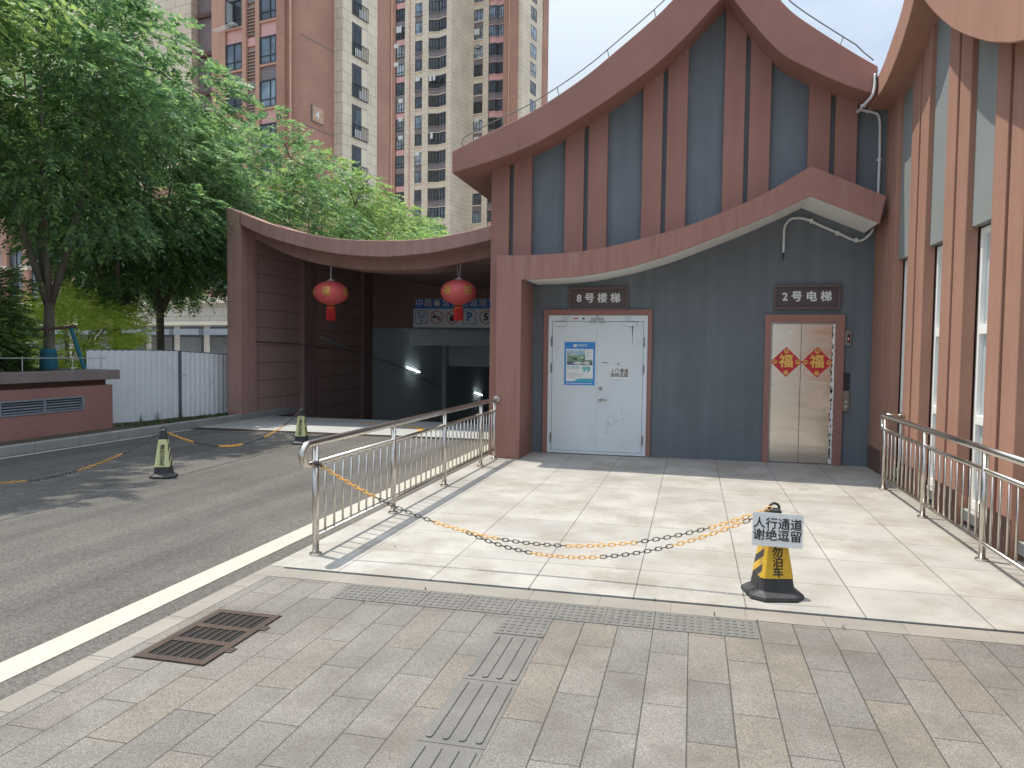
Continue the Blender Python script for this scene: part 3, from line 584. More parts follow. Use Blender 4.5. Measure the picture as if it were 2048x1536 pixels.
# parking poster on the left leaf
def poster():
    x0,x1,z0,z1=-1.935,-1.46,1.07,1.735; y=11.489
    t=thing('poster','blue parking card poster with a big 99 on the left leaf of the white door','poster',(x0,y,z0)); o=(x0,y,z0); W=x1-x0; Hh=z1-z0
    b=MB(); b.box(x0,x1,y,y+.0025,z0,z1); b.build('sheet','blue',t,o)
    def P(u,v,d): return (x0+u*W,y-d,z0+v*Hh)
    b=MB(); pts=[(.06,.84),(.94,.84),(.94,.155),(.5,.155),(.42,.14),(.34,.10),(.26,.085),(.06,.085)]
    b.add([P(u,v,.0008) for u,v in pts],[tuple(range(len(pts)))]); b.build('white_field','paper',t,o)
    b=MB(); pts=[(.94,.15),(.5,.15),(.42,.135),(.34,.095),(.26,.08),(.94,.08)]
    b.add([P(u,v,.0009) for u,v in pts],[tuple(range(len(pts)))]); b.build('teal_wave','teal',t,o)
    # photograph: pale sky with blocks, green terraces, dark forecourt
    ph=MB(); ph.quad(P(.09,.70,.0012),P(.92,.70,.0012),P(.92,.82,.0012),P(.09,.82,.0012),0); ph.quad(P(.09,.55,.0012),P(.92,.55,.0012),P(.92,.70,.0012),P(.09,.70,.0012),1); ph.quad(P(.09,.465,.0012),P(.92,.465,.0012),P(.92,.55,.0012),P(.09,.55,.0012),2)
    rr=random.Random(2)
    for i in range(11):
        u=.1+i*.055; ph.quad(P(u,.70,.0014),P(u+.03,.70,.0014),P(u+.03,.74+rr.random()*.07,.0014),P(u,.74+rr.random()*.07,.0014),3)
    for i in range(26):
        u=rr.uniform(.1,.6); v=rr.uniform(.57,.72); a=rr.uniform(.03,.12); ph.quad(P(u,v,.0015),P(u+a,v-.008,.0015),P(u+a*1.1,v+.012,.0015),P(u+.02,v+.02,.0015),rr.choice((2,4,4,5)))
    for i in range(2): ph.quad(P(.25+.3*i,.5,.0015),P(.5+.3*i,.47,.0015),P(.6+.25*i,.53,.0015),P(.4+.3*i,.55,.0015),5)
    M['ph0']=mat('print_sky',(.45,.62,.70),.5); M['ph1']=mat('print_green',(.22,.36,.22),.5); M['ph2']=mat('print_dark',(.08,.12,.17),.5); M['ph3']=mat('print_blue',(.2,.38,.5),.5); M['ph4']=mat('print_leaf',(.06,.18,.08),.5); M['ph5']=mat('print_pale',(.6,.62,.6),.5)
    ph.build('picture',['ph0','ph1','ph2','ph3','ph4','ph5'],t,o)
    b=MB(); b.quad(P(.68,.59,.002),P(.94,.59,.002),P(.94,.835,.002),P(.68,.835,.002)); b.build('price_card','paper',t,o)
    b=MB()
    for r_ in range(5): b.quad(P(.71,.80-.04*r_,.0024),P(.71+.08+.1*(r_%2),.80-.04*r_,.0024),P(.71+.08+.1*(r_%2),.812-.04*r_,.0024),P(.71,.812-.04*r_,.0024))
    b.build('price_lines','scuff',t,o); b=MB()
    for r_,(a,e) in enumerate(((.1,.32),(.1,.60),(.1,.58),(.1,.38))):
        u=a
        while u<e: d=rr.uniform(.03,.07); b.quad(P(u,.275-.036*r_,.0012),P(u+d,.275-.036*r_,.0012),P(u+d,.288-.036*r_,.0012),P(u,.288-.036*r_,.0012)); u+=d+.012
    b.build('small_print','scuff',t,o)
    b=MB(); u=.08
    while u<.9: d=rr.uniform(.02,.06); b.quad(P(u,.03,.0008),P(u+d,.03,.0008),P(u+d,.048,.0008),P(u,.048,.0008)); u+=d+.012
    b.quad(P(.29,.885,.0008),P(.40,.885,.0008),P(.40,.945,.0008),P(.29,.945,.0008)); b.build('white_print','letter',t,o)
    text('白领卡',.062,'teal',t,(W*.29,-.0025,Hh*.40),ext=.0003)
    text('99',.125,'teal',t,(W*.72,-.0025,Hh*.36),ext=.0003,bold=.004,name='price')
    text('中皓停车',.042,'letter',t,(W*.58,-.0025,Hh*.918),ext=.0003)
poster()
def notice(parent,w_,h_,size):
    b=MB(); b.box(-w_/2,w_/2,0,.003,0,h_); s_=b.build('sheet','paper',parent,bev=.001)
    text('人行通道\n谢绝逗留',size,'blackink',parent,(0,-.002,h_*.49),ext=.0006,bold=(size*.012 if size>.07 else size*.005),line=.98)
t=thing('paper_notice','white paper notice with two lines of characters on the right leaf of the white door','notice',(-1.085,11.487,1.17)); notice(t,.285,.20,.068)
# festive diamonds
def fu(cx,label):
    t=thing('paper_diamond',label,'decoration',(cx,11.511,1.475),0,'red festive diamonds on the lift doors')
    b=MB(); s=.218; b.add([(0,0,-s),(s,0,0),(0,0,s),(-s,0,0),(0,.002,-s),(s,.002,0),(0,.002,s),(-s,.002,0)],[(0,1,2,3),(4,7,6,5),(0,4,5,1),(1,5,6,2),(2,6,7,3),(3,7,4,0)]); b.build('sheet','red',t)
    text('福',.20,'gold',t,(0,-.0022,.0),ext=.0012,bold=.005)
    for k,(x,z,g) in enumerate(((0,.155,'宝'),(.16,0,'进'),(0,-.155,'人'),(-.16,0,'财'))):
        b=MB(); n=[(x+.032*math.cos(2*PI*i/20),-.0012,z+.032*math.sin(2*PI*i/20)) for i in range(20)]; b.add(n,[tuple(range(20))])
        q=b.build('gold_seal','gold',t); text(g,.042,'red',q,(x,-.0022,z),ext=.0003,bold=.001,name='seal_mark')
fu(1.315,'red and gold 福 diamond on the left panel of the steel lift door'); fu(1.735,'red and gold 福 diamond on the right panel of the steel lift door')

# ------------------------------------------------------------------ side building (right wing)
SB=thing('side_building','brown building at right with slit windows, thick vertical ribs and scooped eaves','building',(2.5,8,0)); SO=(2.5,8,0)
wl=spline([(11.2,4.86),(10.62,4.86),(10.17,4.87),(9.75,4.955),(9.41,5.07),(9.11,5.23),(8.94,5.36),(8.8,5.48)],6)
wr=spline([(8.8,5.48),(8.63,5.28),(8.32,5.02),(7.75,4.62),(7.29,4.35),(6.82,4.11),(6.54,3.985),(6.03,3.80),(5.2,3.62),(4.2,3.52),(3.0,3.5)],6)
tl=spline([(11.2,5.13),(10.62,5.13),(10.26,5.17),(9.80,5.33),(9.49,5.46),(9.2,5.67),(8.8,6.1)],6)
tr_=spline([(8.8,6.1),(8.3,5.66),(7.7,5.28),(7.0,4.92),(6,4.52),(5,4.3),(4,4.2),(3.0,4.18)],6)
gB=curve_fn(wl+wr); gT=curve_fn(tl+tr_)
ys=list(np.linspace(3.0,8.8,60))+list(np.linspace(8.8,11.2,36))[1:]
b=MB(); b.strip_prism([(y,gB(y)) for y in ys],[(y,gT(y)) for y in ys],'x',2.2,8.5); b.build('roof','brown2',SB,SO,bev=.012)
for k in range(6):
    e=10.44-1.285*k
    for y0,y1 in ((e,e+.30),(e+.37,e+.66)) if k else ((e,e+.30),(e+.37,e+1.085)):
        n=[float(t) for t in np.linspace(y0,y1,4)]
        b=MB(); b.strip_prism([(y,-.02) for y in n],[(y,(gB(y) if y<10.6 else 4.86)+.03) for y in n],'x',2.45,2.58); b.build('pilaster','brown2',SB,SO,bev=.008)
        b=MB(); b.box(2.446,2.4495,y0+.001,y1-.001,-.01,.32); b.build('dark_brown','dark_brown',SB,SO)  # darker brown band over the foot of each rib
b=MB(); b.box(2.56,2.7,3.2,11.53,-.05,3.4)
wy=[]
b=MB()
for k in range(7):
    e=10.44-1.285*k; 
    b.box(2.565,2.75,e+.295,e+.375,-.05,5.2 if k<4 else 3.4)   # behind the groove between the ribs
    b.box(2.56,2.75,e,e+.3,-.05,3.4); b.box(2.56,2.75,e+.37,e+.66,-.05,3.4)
b.build('rib_backing','dark_brown',SB,SO)
for k in range(5):
    y1=10.44-1.285*k; y0=y1-.625
    n=[float(t) for t in np.linspace(y0+.001,y1-.001,4)]
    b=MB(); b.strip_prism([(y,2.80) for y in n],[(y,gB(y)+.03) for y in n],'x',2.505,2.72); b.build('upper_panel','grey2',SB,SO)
    b=MB(); f=.055
    b.box(2.575,2.64,y1-.075,y1-.02,.16,2.78); b.box(2.575,2.64,y0+.02,y0+.075,.16,2.78); b.box(2.575,2.64,y0+.075,y1-.075,2.72,2.78)
    for z in (.16,.96,1.80): b.box(2.575,2.64,y0+.075,y1-.075,z,z+.085)
    wnd=b.build('window','white',SB,SO,bev=.003)
    b=MB(); b.box(2.615,2.62,y0+.07,y1-.07,.2,2.74); b.build('pane','glass_pale',wnd,SO)
    b=MB(); b.box(2.50,2.66,y0+.001,y1-.001,.06,.155); b.build('sill','kerb',wnd,SO)
    b=MB(); b.box(2.60,2.66,y0,y1,-.02,.06); b.box(2.645,2.66,y0,y1,.1,2.8); b.build('reveal','seam',wnd,SO)
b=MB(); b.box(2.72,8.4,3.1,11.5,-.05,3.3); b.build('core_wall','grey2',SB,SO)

# conduits on the corner, ceiling conduit under the soffit
t=thing('conduit','thin white conduit running down the corner between the two brown roofs','pipe',(2.25,10.45,4.8)); o=(2.25,10.45,4.8)
b=MB(); b.tube(spline([(2.165,10.47,5.15),(2.16,10.46,5.0),(2.13,10.46,4.87),(2.06,10.6,4.80),(2.05,10.85,4.80),(2.08,10.97,4.86),(2.25,11.0,4.83),(2.34,11.0,4.75),(2.36,11.0,4.4),(2.36,11.0,3.62)],5),.018,8); b.build('pipe','pvc',t,o,smooth=True)
for p in ((2.06,10.6,4.80),(2.2,11.0,4.84),(2.36,11.01,4.2)): b=MB(); b.box(p[0]-.03,p[0]+.03,p[1]-.01,p[1]+.025,p[2]-.015,p[2]+.015); b.build('clip','pvc',t,o)
b=MB(); b.tube(spline([(2.19,10.47,5.2),(2.17,10.44,5.1),(2.19,10.43,4.98),(2.17,10.46,4.9)],5),.006,6); b.build('cable','blackink',t,o)
t=thing('conduit','white conduit bent along the soffit above the lift door','pipe',(1.5,11.5,3.4)); o=(1.5,11.5,3.4)
b=MB(); b.tube(spline([(1.235,11.5,3.05),(1.235,11.5,3.25),(1.24,11.5,3.41),(1.29,11.5,3.50),(1.36,11.5,3.535),(1.52,11.5,3.52),(1.75,11.5,3.41),(2.0,11.5,3.29),(2.15,11.5,3.215),(2.27,11.5,3.2),(2.36,11.45,3.27),(2.40,11.4,3.35)],5),.018,8); b.build('pipe','pvc',t,o,smooth=True)
for x,z in ((1.60,3.49),(1.95,3.31),(2.2,3.205)): b=MB(); b.box(x-.02,x+.02,11.48,11.53,z-.03,z+.03); b.build('clip','pvc',t,o)
b=MB(); b.tube([(1.235,11.5,3.08),(1.228,11.5,3.00),(1.236,11.5,2.95)],.008,6); b.build('cable','blackink',t,o)

# lightning wire over the gable
def lwire(pts,posts,label):
    t=thing('lightning_wire',label,'wire',(pts[0][0],pts[0][1],pts[0][2])); o=pts[0]
    b=MB(); b.tube(pts,.008,6); b.build('wire','wire',t,o)
    for (a,c) in posts: b=MB(); b.tube([a,c],.006,6); b.build('bracket','wire',t,o)
yl=10.62
pw=[(-3.30,yl,4.53),(-3.36,yl,4.60),(-3.33,yl,4.68)]+[(x,yl,fT(x)+.17) for x in np.linspace(-3.2,.2,30)]
pp=[((x,yl,fT(x)+.17),(x+.03,yl,fT(x+.03)-.01)) for x in (-2.75,-1.95,-1.25,-.62,-.1)]
lwire(pw,pp,'thin lightning wire on brackets along the left slope of the gable roof')
pw=[(x,yl,fT(x)+.17) for x in np.linspace(.45,1.95,20)]+[(2.05,yl,fT(2.05)+.13),(2.17,yl,fT(2.17)+.10)]
pp=[((x,yl,fT(x)+.17),(x-.05,yl,fT(x-.05)-.01)) for x in (.6,1.05,1.8)]
lwire(pw,pp,'thin lightning wire on brackets along the right slope of the gable roof')

# ------------------------------------------------------------------ garage portal
GP=thing('garage_portal','dark brown underground garage entrance with a sagging curved lintel','garage entrance',(-6.4,14.6,0)); GO=(-6.4,14.6,0)
pt=spline([(-9.97,4.65),(-9.56,4.49),(-8.91,4.25),(-8.20,4.06),(-7.50,3.92),(-6.82,3.855),(-6.09,3.83),(-5.38,3.85),(-4.69,3.94),(-4.03,4.08),(-2.99,4.38)],5)
pb=spline([(-9.64,4.25),(-9.04,3.99),(-8.13,3.73),(-7.27,3.57),(-6.54,3.51),(-6.12,3.50),(-5.38,3.55),(-4.84,3.63),(-4.02,3.79),(-2.99,4.08)],5)
pi_=spline([(-9.72,4.06),(-9.03,3.74),(-8.34,3.51),(-7.81,3.41),(-7.21,3.33),(-6.40,3.29),(-5.60,3.31),(-5.04,3.38),(-4.20,3.53),(-2.99,3.84)],5)
hT=curve_fn(pt); hB=curve_fn(pb); hI=curve_fn(pi_)
xp=np.linspace(-9.64,-2.99,60)
b=MB(); b.strip_prism([(-9.64-.0,hB(-9.64))]+[(x,hB(x)) for x in xp[1:]],[(x,hT(x)) for x in xp],'y',14.6,15.2)
b.add([(-9.97,14.6,-.05),(-9.64,14.6,-.05),(-9.64,14.6,hB(-9.64)),(-9.64,14.6,hT(-9.64)),(-9.97,14.6,4.65),(-9.97,15.2,-.05),(-9.64,15.2,-.05),(-9.64,15.2,hB(-9.64)),(-9.64,15.2,hT(-9.64)),(-9.97,15.2,4.65)],
    [(0,1,2,3,4),(9,8,7,6,5),(0,5,6,1),(1,6,7,2),(3,8,9,4),(4,9,5,0)])
b.build('portal_frame','portal_front',GP,GO,bev=.012)
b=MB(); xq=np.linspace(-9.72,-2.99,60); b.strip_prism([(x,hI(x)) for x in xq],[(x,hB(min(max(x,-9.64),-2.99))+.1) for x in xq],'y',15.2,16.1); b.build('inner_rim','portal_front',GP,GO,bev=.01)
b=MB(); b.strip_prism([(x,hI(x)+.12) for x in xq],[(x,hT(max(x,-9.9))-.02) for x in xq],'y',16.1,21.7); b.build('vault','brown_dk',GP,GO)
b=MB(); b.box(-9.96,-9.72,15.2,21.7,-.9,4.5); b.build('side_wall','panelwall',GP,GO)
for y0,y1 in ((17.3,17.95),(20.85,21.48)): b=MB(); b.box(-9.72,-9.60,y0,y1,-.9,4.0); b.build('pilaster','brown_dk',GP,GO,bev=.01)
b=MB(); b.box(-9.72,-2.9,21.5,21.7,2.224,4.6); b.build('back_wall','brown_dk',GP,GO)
b=MB(); b.box(-9.95,-9.715,21.7,46,-6,2.3); b.box(-2.9,-2.7,16,46,-6,3.9); b.box(-9.7,-2.9,45.6,46,-6,2.4); b.box(-9.71,-2.9,21.7,46,2.23,2.4)
b.build('tunnel_wall','tunnel',GP,GO)
b=MB(); b.box(-9.71,-2.9,24.87,25.2,1.73,2.229); b.build('lintel','tunnel',GP,GO)
b=MB(); b.box(-9.71,-2.9,28.8,29.1,.92,2.229); b.build('lintel','tunnel',GP,GO)
b=MB(); b.box(-9.71,-9.56,28.4,28.8,-3,2.2); b.build('pier','tunnel',GP,GO)
# garage sign
def gsign():
    x0,x1,z0,z1,y=-8.25,-3.0,2.245,3.11,21.42
    t=thing('garage_sign','blue and white traffic board above the garage opening with exit, no horn and P symbols','sign',(x0,y,z0)); o=(x0,y,z0)
    b=MB(); b.box(x0,x1,y,y+.06,z0,z1-.30); b.build('white_panel','signgrey',t,o)
    b=MB(); b.box(x0+.06,x1,y,y+.06,z1-.298,z1); b.build('blue_panel','signblue',t,o)
    b=MB(); f=.012
    b.box(x0+.05,x1,y-.004,y,z1-f,z1); b.box(x0,x1,y-.004,y,z0,z0+f); b.box(x0,x0+f,y-.004,y,z0+f,z1-.31); b.build('edging','letter',t,o)
    text('中皓●常青五城地下停车场',.262,'paper',t,(.06,-.006,z1-.15-z0),align='LEFT',bold=.003,space=1.19)
    def ring(b,cx,cz,r,w_,n=36):
        for i in range(n):
            a=2*PI*i/n; c=2*PI*(i+1)/n
            b.quad((cx+r*math.cos(a),y-.006,cz+r*math.sin(a)),(cx+r*math.cos(c),y-.006,cz+r*math.sin(c)),(cx+(r-w_)*math.cos(c),y-.006,cz+(r-w_)*math.sin(c)),(cx+(r-w_)*math.cos(a),y-.006,cz+(r-w_)*math.sin(a)))
    def rsq(b,cx,cz,h,w_):
        P=[]
        for q,(sx,sz) in enumerate(((1,1),(-1,1),(-1,-1),(1,-1))):
            for k in range(5):
                a=q*PI/2+k*PI/8; P.append((cx+sx*(h-.05)+.05*math.cos(a),cz+sz*(h-.05)+.05*math.sin(a)))
        n=len(P)
        for i in range(n):
            p=P[i]; q_=P[(i+1)%n]; g=lambda s_:(cx+(s_[0]-cx)*(1-w_/h),cz+(s_[1]-cz)*(1-w_/h)); a=g(p); c=g(q_)
            b.quad((p[0],y-.006,p[1]),(q_[0],y-.006,q_[1]),(c[0],y-.006,c[1]),(a[0],y-.006,a[1]))
    cz=2.555; cx=[-7.99,-7.50,-7.0,-6.48,-5.97,-5.46]
    b=MB(); rsq(b,cx[0],cz,.20,.016); rsq(b,cx[3],cz,.20,.016)
    b.add([(cx[0]-.04,y-.006,cz-.13),(cx[0]+.04,y-.006,cz-.13),(cx[0],y-.006,cz-.07)],[(0,1,2)]); b.quad((cx[0]-.012,y-.006,cz-.175),(cx[0]+.012,y-.006,cz-.175),(cx[0]+.012,y-.006,cz-.12),(cx[0]-.012,y-.006,cz-.12))
    b.build('blue_symbol','signblue',t,o)
    text('出',.115,'signblue',t,(cx[0]-x0-.085,-.007,cz+.105-z0),bold=.002); text('口',.115,'signblue',t,(cx[0]-x0+.085,-.007,cz+.105-z0),bold=.002); text('EXIT',.10,'signblue',t,(cx[0]-x0,-.007,cz-.005-z0),bold=.003)
    text('P',.36,'signblue',t,(cx[3]-x0,-.007,cz-z0),bold=.012); text('5',.30,'blackink',t,(cx[4]-x0,-.007,cz-z0),bold=.012)
    for k in (1,2,4):
        b=MB(); ring(b,cx[k],cz,.20,.022)
        if k<4: b.quad((cx[k]-.145,y-.0065,cz+.125),(cx[k]-.125,y-.0065,cz+.145),(cx[k]+.145,y-.0065,cz-.125),(cx[k]+.125,y-.0065,cz-.145))
        b.build('red_symbol','signred',t,o)
    b=MB(); k=cx[1]   # horn
    b.add([(k-.13,y-.006,cz+.07),(k-.13,y-.006,cz-.06),(k-.05,y-.006,cz-.015),(k+.1,y-.006,cz-.015),(k+.1,y-.006,cz+.015),(k-.05,y-.006,cz+.02)],[(0,1,2,3,4,5)])
    b.tube([(k+.10,y-.006,cz),(k+.13,y-.006,cz-.03),(k+.1,y-.006,cz-.06),(k-.02,y-.006,cz-.055)],.010,6)
    k=cx[2]           # flame
    b.add([(k-.07,y-.006,cz-.12),(k-.1,y-.006,cz-.02),(k-.05,y-.006,cz+.02),(k-.06,y-.006,cz+.1),(k+.02,y-.006,cz+.04),(k+.04,y-.006,cz+.09),(k+.1,y-.006,cz-.02),(k+.06,y-.006,cz-.12)],[tuple(range(8))])
    b.build('black_symbol','blackink',t,o)
gsign()
def lantern(x,y,z,rot,ropes,label):
    t=thing('red_lantern',label,'lantern',(x,y,z),rot,'red festive lanterns hanging in the garage entrance')
    b=MB(); prof=[]; n=60
    Rx,Rz=.385,.265
    o=len(b.v); K=17
    for i in range(K):
        a=-PI/2+PI*(.06+.88*i/(K-1)); 
        for j in range(n):
            th=2*PI*j/n; rib=1-.018*(1-abs(math.cos(th*15)))**1.0
            r=Rx*math.cos(a)*rib; b.v.append((r*math.cos(th),r*math.sin(th),Rz*math.sin(a)))
    for i in range(K-1):
        for j in range(n): b.f.append((i*n+j,i*n+(j+1)%n,(i+1)*n+(j+1)%n,(i+1)*n+j)); b.m.append(0)
    b.build('lantern_body','lantern',t,smooth=True)
    b=MB(); b.lathe([(.03,.255),(.085,.262),(.085,.275),(.03,.30),(.012,.315)],16); b.build('cap','acwhite',t)
    b=MB(); b.lathe([(.03,-.30),(.075,-.268),(.10,-.262),(.085,-.25)],16); b.build('collar','gold',t)
    b=MB()
    for ring,(rr_,k) in enumerate(((.085,22),(.05,13))):
        for j in range(k):
            a=2*PI*j/k+ring; x_,y_=rr_*math.cos(a),rr_*math.sin(a); b.tube([(x_*.9,y_*.9,-.285),(x_,y_,-.36),(x_*1.15,y_*1.1,-.60-.02*math.sin(j*5))],.0105,5)
    b.build('tassel','tassel',t,smooth=True)
    b=MB(); b.tube([(.098*math.cos(2*PI*j/16),.098*math.sin(2*PI*j/16),-.335) for j in range(16)],.006,5,closed=True); b.build('tassel_band','gold',t)
    for k in range(5):
        a0=-PI/2+2*PI*k/5
        def wrap(c,a0=a0):
            th=a0+c.x/Rx; la=math.asin(max(-.95,min(.95,c.y/Rz))); r=Rx*math.cos(la)+.004
            return Vector((r*math.cos(th),r*math.sin(th),Rz*math.sin(la)+.0))
        text('福',.21,'gold',t,(0,0,.01),rot=(0,0,0),ext=0,bold=.002,wrap=wrap,name='gold_character')
    b=MB()
    for dx in ropes: b.tube([(dx*.5,0,.30),(dx,0,.60)],.008,6)
    b.build('hanger','wirelt',t)
lantern(-7.84,15.3,2.815,.18,(-.012,.014),'red lantern hanging nearer the left pillar of the garage entrance')
lantern(-4.87,15.3,2.815,-.42,(-.05,.05),'red lantern hanging in front of the blue traffic board')
def tubelight(p,q,lit,label):
    t=thing('tube_light',label,'lamp',p); b=MB(); b.tube([p,q],.025,8); b.build('tube','tube' if lit else 'wirelt',t,p)
    b=MB(); d=.03; b.add([(p[0]-.04,p[1],p[2]-d),(p[0]-.04,p[1],p[2]+d),(q[0]-.04,q[1],q[2]+d),(q[0]-.04,q[1],q[2]-d),(p[0]-.01,p[1],p[2]-d),(p[0]-.01,p[1],p[2]+d),(q[0]-.01,q[1],q[2]+d),(q[0]-.01,q[1],q[2]-d)],[(0,1,2,3),(7,6,5,4),(0,4,5,1),(1,5,6,2),(2,6,7,3),(3,7,4,0)]); b.build('fitting','signgrey',t,p)
tubelight((-9.66,24.5,.955),(-9.66,25.72,.755),True,'lit tube lamp on the grey tunnel wall near the garage opening')
tubelight((-9.66,32.9,-.37),(-9.66,34.05,-.545),True,'small lit tube lamp farthest down the garage tunnel')
tubelight((-9.66,18.35,1.87),(-9.66,19.8,1.62),False,'unlit tube lamp on the dark brown wall inside the garage entrance')
cb_=[(-9.71,15.3,1.72),(-9.71,16.2,1.70),(-9.71,17.2,1.68),(-9.59,17.35,1.66),(-9.59,17.9,1.62),(-9.70,18.0,1.60),(-9.69,19.8,1.56),(-9.69,20.7,1.46),(-9.58,20.9,1.44),(-9.58,21.4,1.37),(-9.69,21.6,1.36),(-9.69,24.5,.9),(-9.69,28.3,.05)]
b=MB(); b.tube(cb_,.011,6); tag(b.build('wall_cable','wire'),'thin cable sloping down along the left wall of the garage entrance','cable')

# trench drain in front of the apron
t=thing('trench_drain','long dark slotted trench drain across the road before the garage','drain',(-6.3,12.89,-.02)); o=(-6.3,12.89,-.02)
b=MB(); b.quad((-9.58,12.76,-.05),(-3.0,12.76,-.05),(-3.0,13.02,-.05),(-9.58,13.02,-.05)); b.build('channel','dark',t,o)
b=MB(); b.box(-9.58,-3.0,12.76,12.785,-.05,-.015); b.box(-9.58,-3.0,12.995,13.02,-.05,-.015)
for i in range(150): x=-9.57+i*.0438; b.box(x,x+.022,12.785,12.995,-.04,-.017)
b.box(-9.58,-3.0,12.88,12.90,-.04,-.0165); b.build('grating','rust',t,o)
# drain grate in the sidewalk
t=thing('drain_grate','rusty cast iron drain grate with three rows of slots in the pavement','drain',(-2.57,3.61,-.008)); o=(-2.57,3.61,-.008)
x0,x1,y0,y1=-2.775,-2.36,3.245,3.975
b=MB(); b.quad((x0-.008,y0-.008,-.0072),(x1+.008,y0-.008,-.0072),(x1+.008,y1+.008,-.0072),(x0-.008,y1+.008,-.0072)); b.build('dark_sheet','dark',t,o)  # flat near-black sheet close under the bars, the hole's shade painted in
b=MB(); z0,z1=-.007,-.001
b.box(x0,x0+.045,y0,y1,z0,z1); b.box(x1-.045,x1,y0,y1,z0,z1)
for y,h_ in ((y0,.05),(y0+.238,.05),(y0+.447,.05),(y1-.05,.05)): b.box(x0+.045,x1-.045,y,y+h_,z0,z1)
for i in range(6):
    x=x0+.045+.0465*(i+1)-.0075
    for ya,yb in ((y0+.05,y0+.238),(y0+.288,y0+.447),(y0+.497,y1-.05)): b.box(x+.001,x+.013,ya,yb,z0,z1-.0005)
for y in (y0+.17,y0+.49): b.box(x1,x1+.04,y,y+.06,z0,z1-.001)
b.build('grate','rust',t,o,bev=.003)

# ------------------------------------------------------------------ railings
def railing(x,posts,yend0,yend1,label,extra=None):
    t=thing('railing',label,'railing',(x,posts[0],0)); o=(x,posts[0],0)
    for i,y in enumerate(posts):
        b=MB(); b.tube([(x,y,0),(x,y,.86)],.0255,16); p=b.build('post','steel',t,o,smooth=True)
        b=MB(); b.lathe([(.05,.0),(.05,.012),(.046,.018),(.028,.022)],18,(x,y,.0)); b.build('base_flange','steel',p,o,smooth=False)
    b=MB()
    u=[]
    s=-1 if yend0<posts[0] or True else 1
    zt,zb=.872,.712; r=(zt-zb)/2; zc=(zt+zb)/2
    e=yend0; d=1 if yend1>yend0 else -1
    path=[(x,posts[0]+.0*d,zb)]+[(x,e+d*r-d*r*math.sin(a),zc-r*math.cos(a)) for a in np.linspace(0,PI,13)]+[(x,(posts[0]+yend1)/2,zt),(x,yend1,zt)]
    b.tube(path,.029,16)
    if extra: b.tube(extra,.027,12)
    b.build('handrail','steel',t,o,smooth=True)
    b=MB(); b.tube([(x,posts[0],zb),(x,posts[-1],zb)],.019,12); b.build('middle_rail','steel',t,o,smooth=True)
    b=MB(); b.tube([(x,posts[0],.14),(x,posts[-1],.14)],.017,12); b.build('bottom_rail','steel',t,o,smooth=True)
    bal=None
    for a,c in zip(posts[:-1],posts[1:]):
        n=int(round(abs(c-a)/.155))
        for i in range(1,n):
            y=a+(c-a)*i/n
            if bal is None:
                b=MB(); b.tube([(0,0,.14),(0,0,.712)],.0098,8); bal=b.build('baluster','steel',t,smooth=True); bal.location=(0,y-posts[0],0)
            else: dup(bal,t,loc=(0,y-posts[0],0))
    return t
rl=railing(-2.80,[5.22,6.76,8.30,9.84,10.56],5.02,10.66,'stainless steel railing along the left edge of the platform with the chain tied to it')
b=MB(); b.lathe([(.05,0),(.05,.012),(.03,.016)],16); q=b.build('wall_flange','steel',rl); q.location=(0,10.665-5.22,.872); q.rotation_euler=(PI/2,0,0)
rr_=railing(2.23,[9.63,8.06,6.50,4.95],9.78,4.95,'stainless steel railing on the right in front of the slit windows',extra=[(2.23,9.72,.872),(2.33,9.73,.872),(2.445,9.735,.872)])
b=MB(); b.lathe([(.055,0),(.055,.012),(.03,.018)],16); q=b.build('wall_flange','steel',rr_); q.location=(.213,9.735-9.63,.872); q.rotation_euler=(0,-PI/2,0)

# ------------------------------------------------------------------ cones and chains
def stripe_mat(name,c1,dark=(.02,.02,.022),sgn=1):
    m,t,n,l,p=nm(name); p.inputs['Roughness'].default_value=.4
    tc=n.new('ShaderNodeTexCoord'); sp=n.new('ShaderNodeSeparateXYZ'); l.new(tc.outputs['Object'],sp.inputs[0])
    v=M_math(n,l,'MULTIPLY_ADD',sp.outputs[1],sgn*.6,sp.outputs[2])
    f=M_math(n,l,'FRACT',M_math(n,l,'DIVIDE',M_math(n,l,'ADD',v,.035),.108)); g=M_math(n,l,'GREATER_THAN',f,.5)
    a=n.new('ShaderNodeTexNoise'); a.inputs['Scale'].default_value=25; l.new(tc.outputs['Object'],a.inputs['Vector'])
    k=n.new('ShaderNodeMapRange'); k.inputs[3].default_value=.75; k.inputs[4].default_value=1.2; l.new(a.outputs['Fac'],k.inputs[0])
    vm=n.new('ShaderNodeVectorMath'); vm.operation='SCALE'; vm.inputs[0].default_value=c1; l.new(k.outputs[0],vm.inputs['Scale'])
    mx=n.new('ShaderNodeMix'); mx.data_type='RGBA'; mx.inputs[7].default_value=(*dark,1); l.new(g,mx.inputs[0]); l.new(vm.outputs[0],mx.inputs[6]); l.new(mx.outputs[2],p.inputs['Base Color']); return m
M['sleeve_y']=mat('yellow_sleeve',(.66,.40,.03),.38,var=.1,scale=30); M['stripe_y']=stripe_mat('yellow_stripe_sleeve',(.66,.40,.03))
M['sleeve_g']=mat('pale_sleeve',(.60,.60,.30),.38,var=.08,scale=30); M['stripe_g']=stripe_mat('pale_stripe_sleeve',(.60,.60,.30),sgn=-1)
def sqring(h,c,z):
    """square with cut corners, 8 points"""
    return [(h,-h+c,z),(h,h-c,z),(h-c,h,z),(-h+c,h,z),(-h,h-c,z),(-h,-h+c,z),(-h+c,-h,z),(h-c,-h,z)]
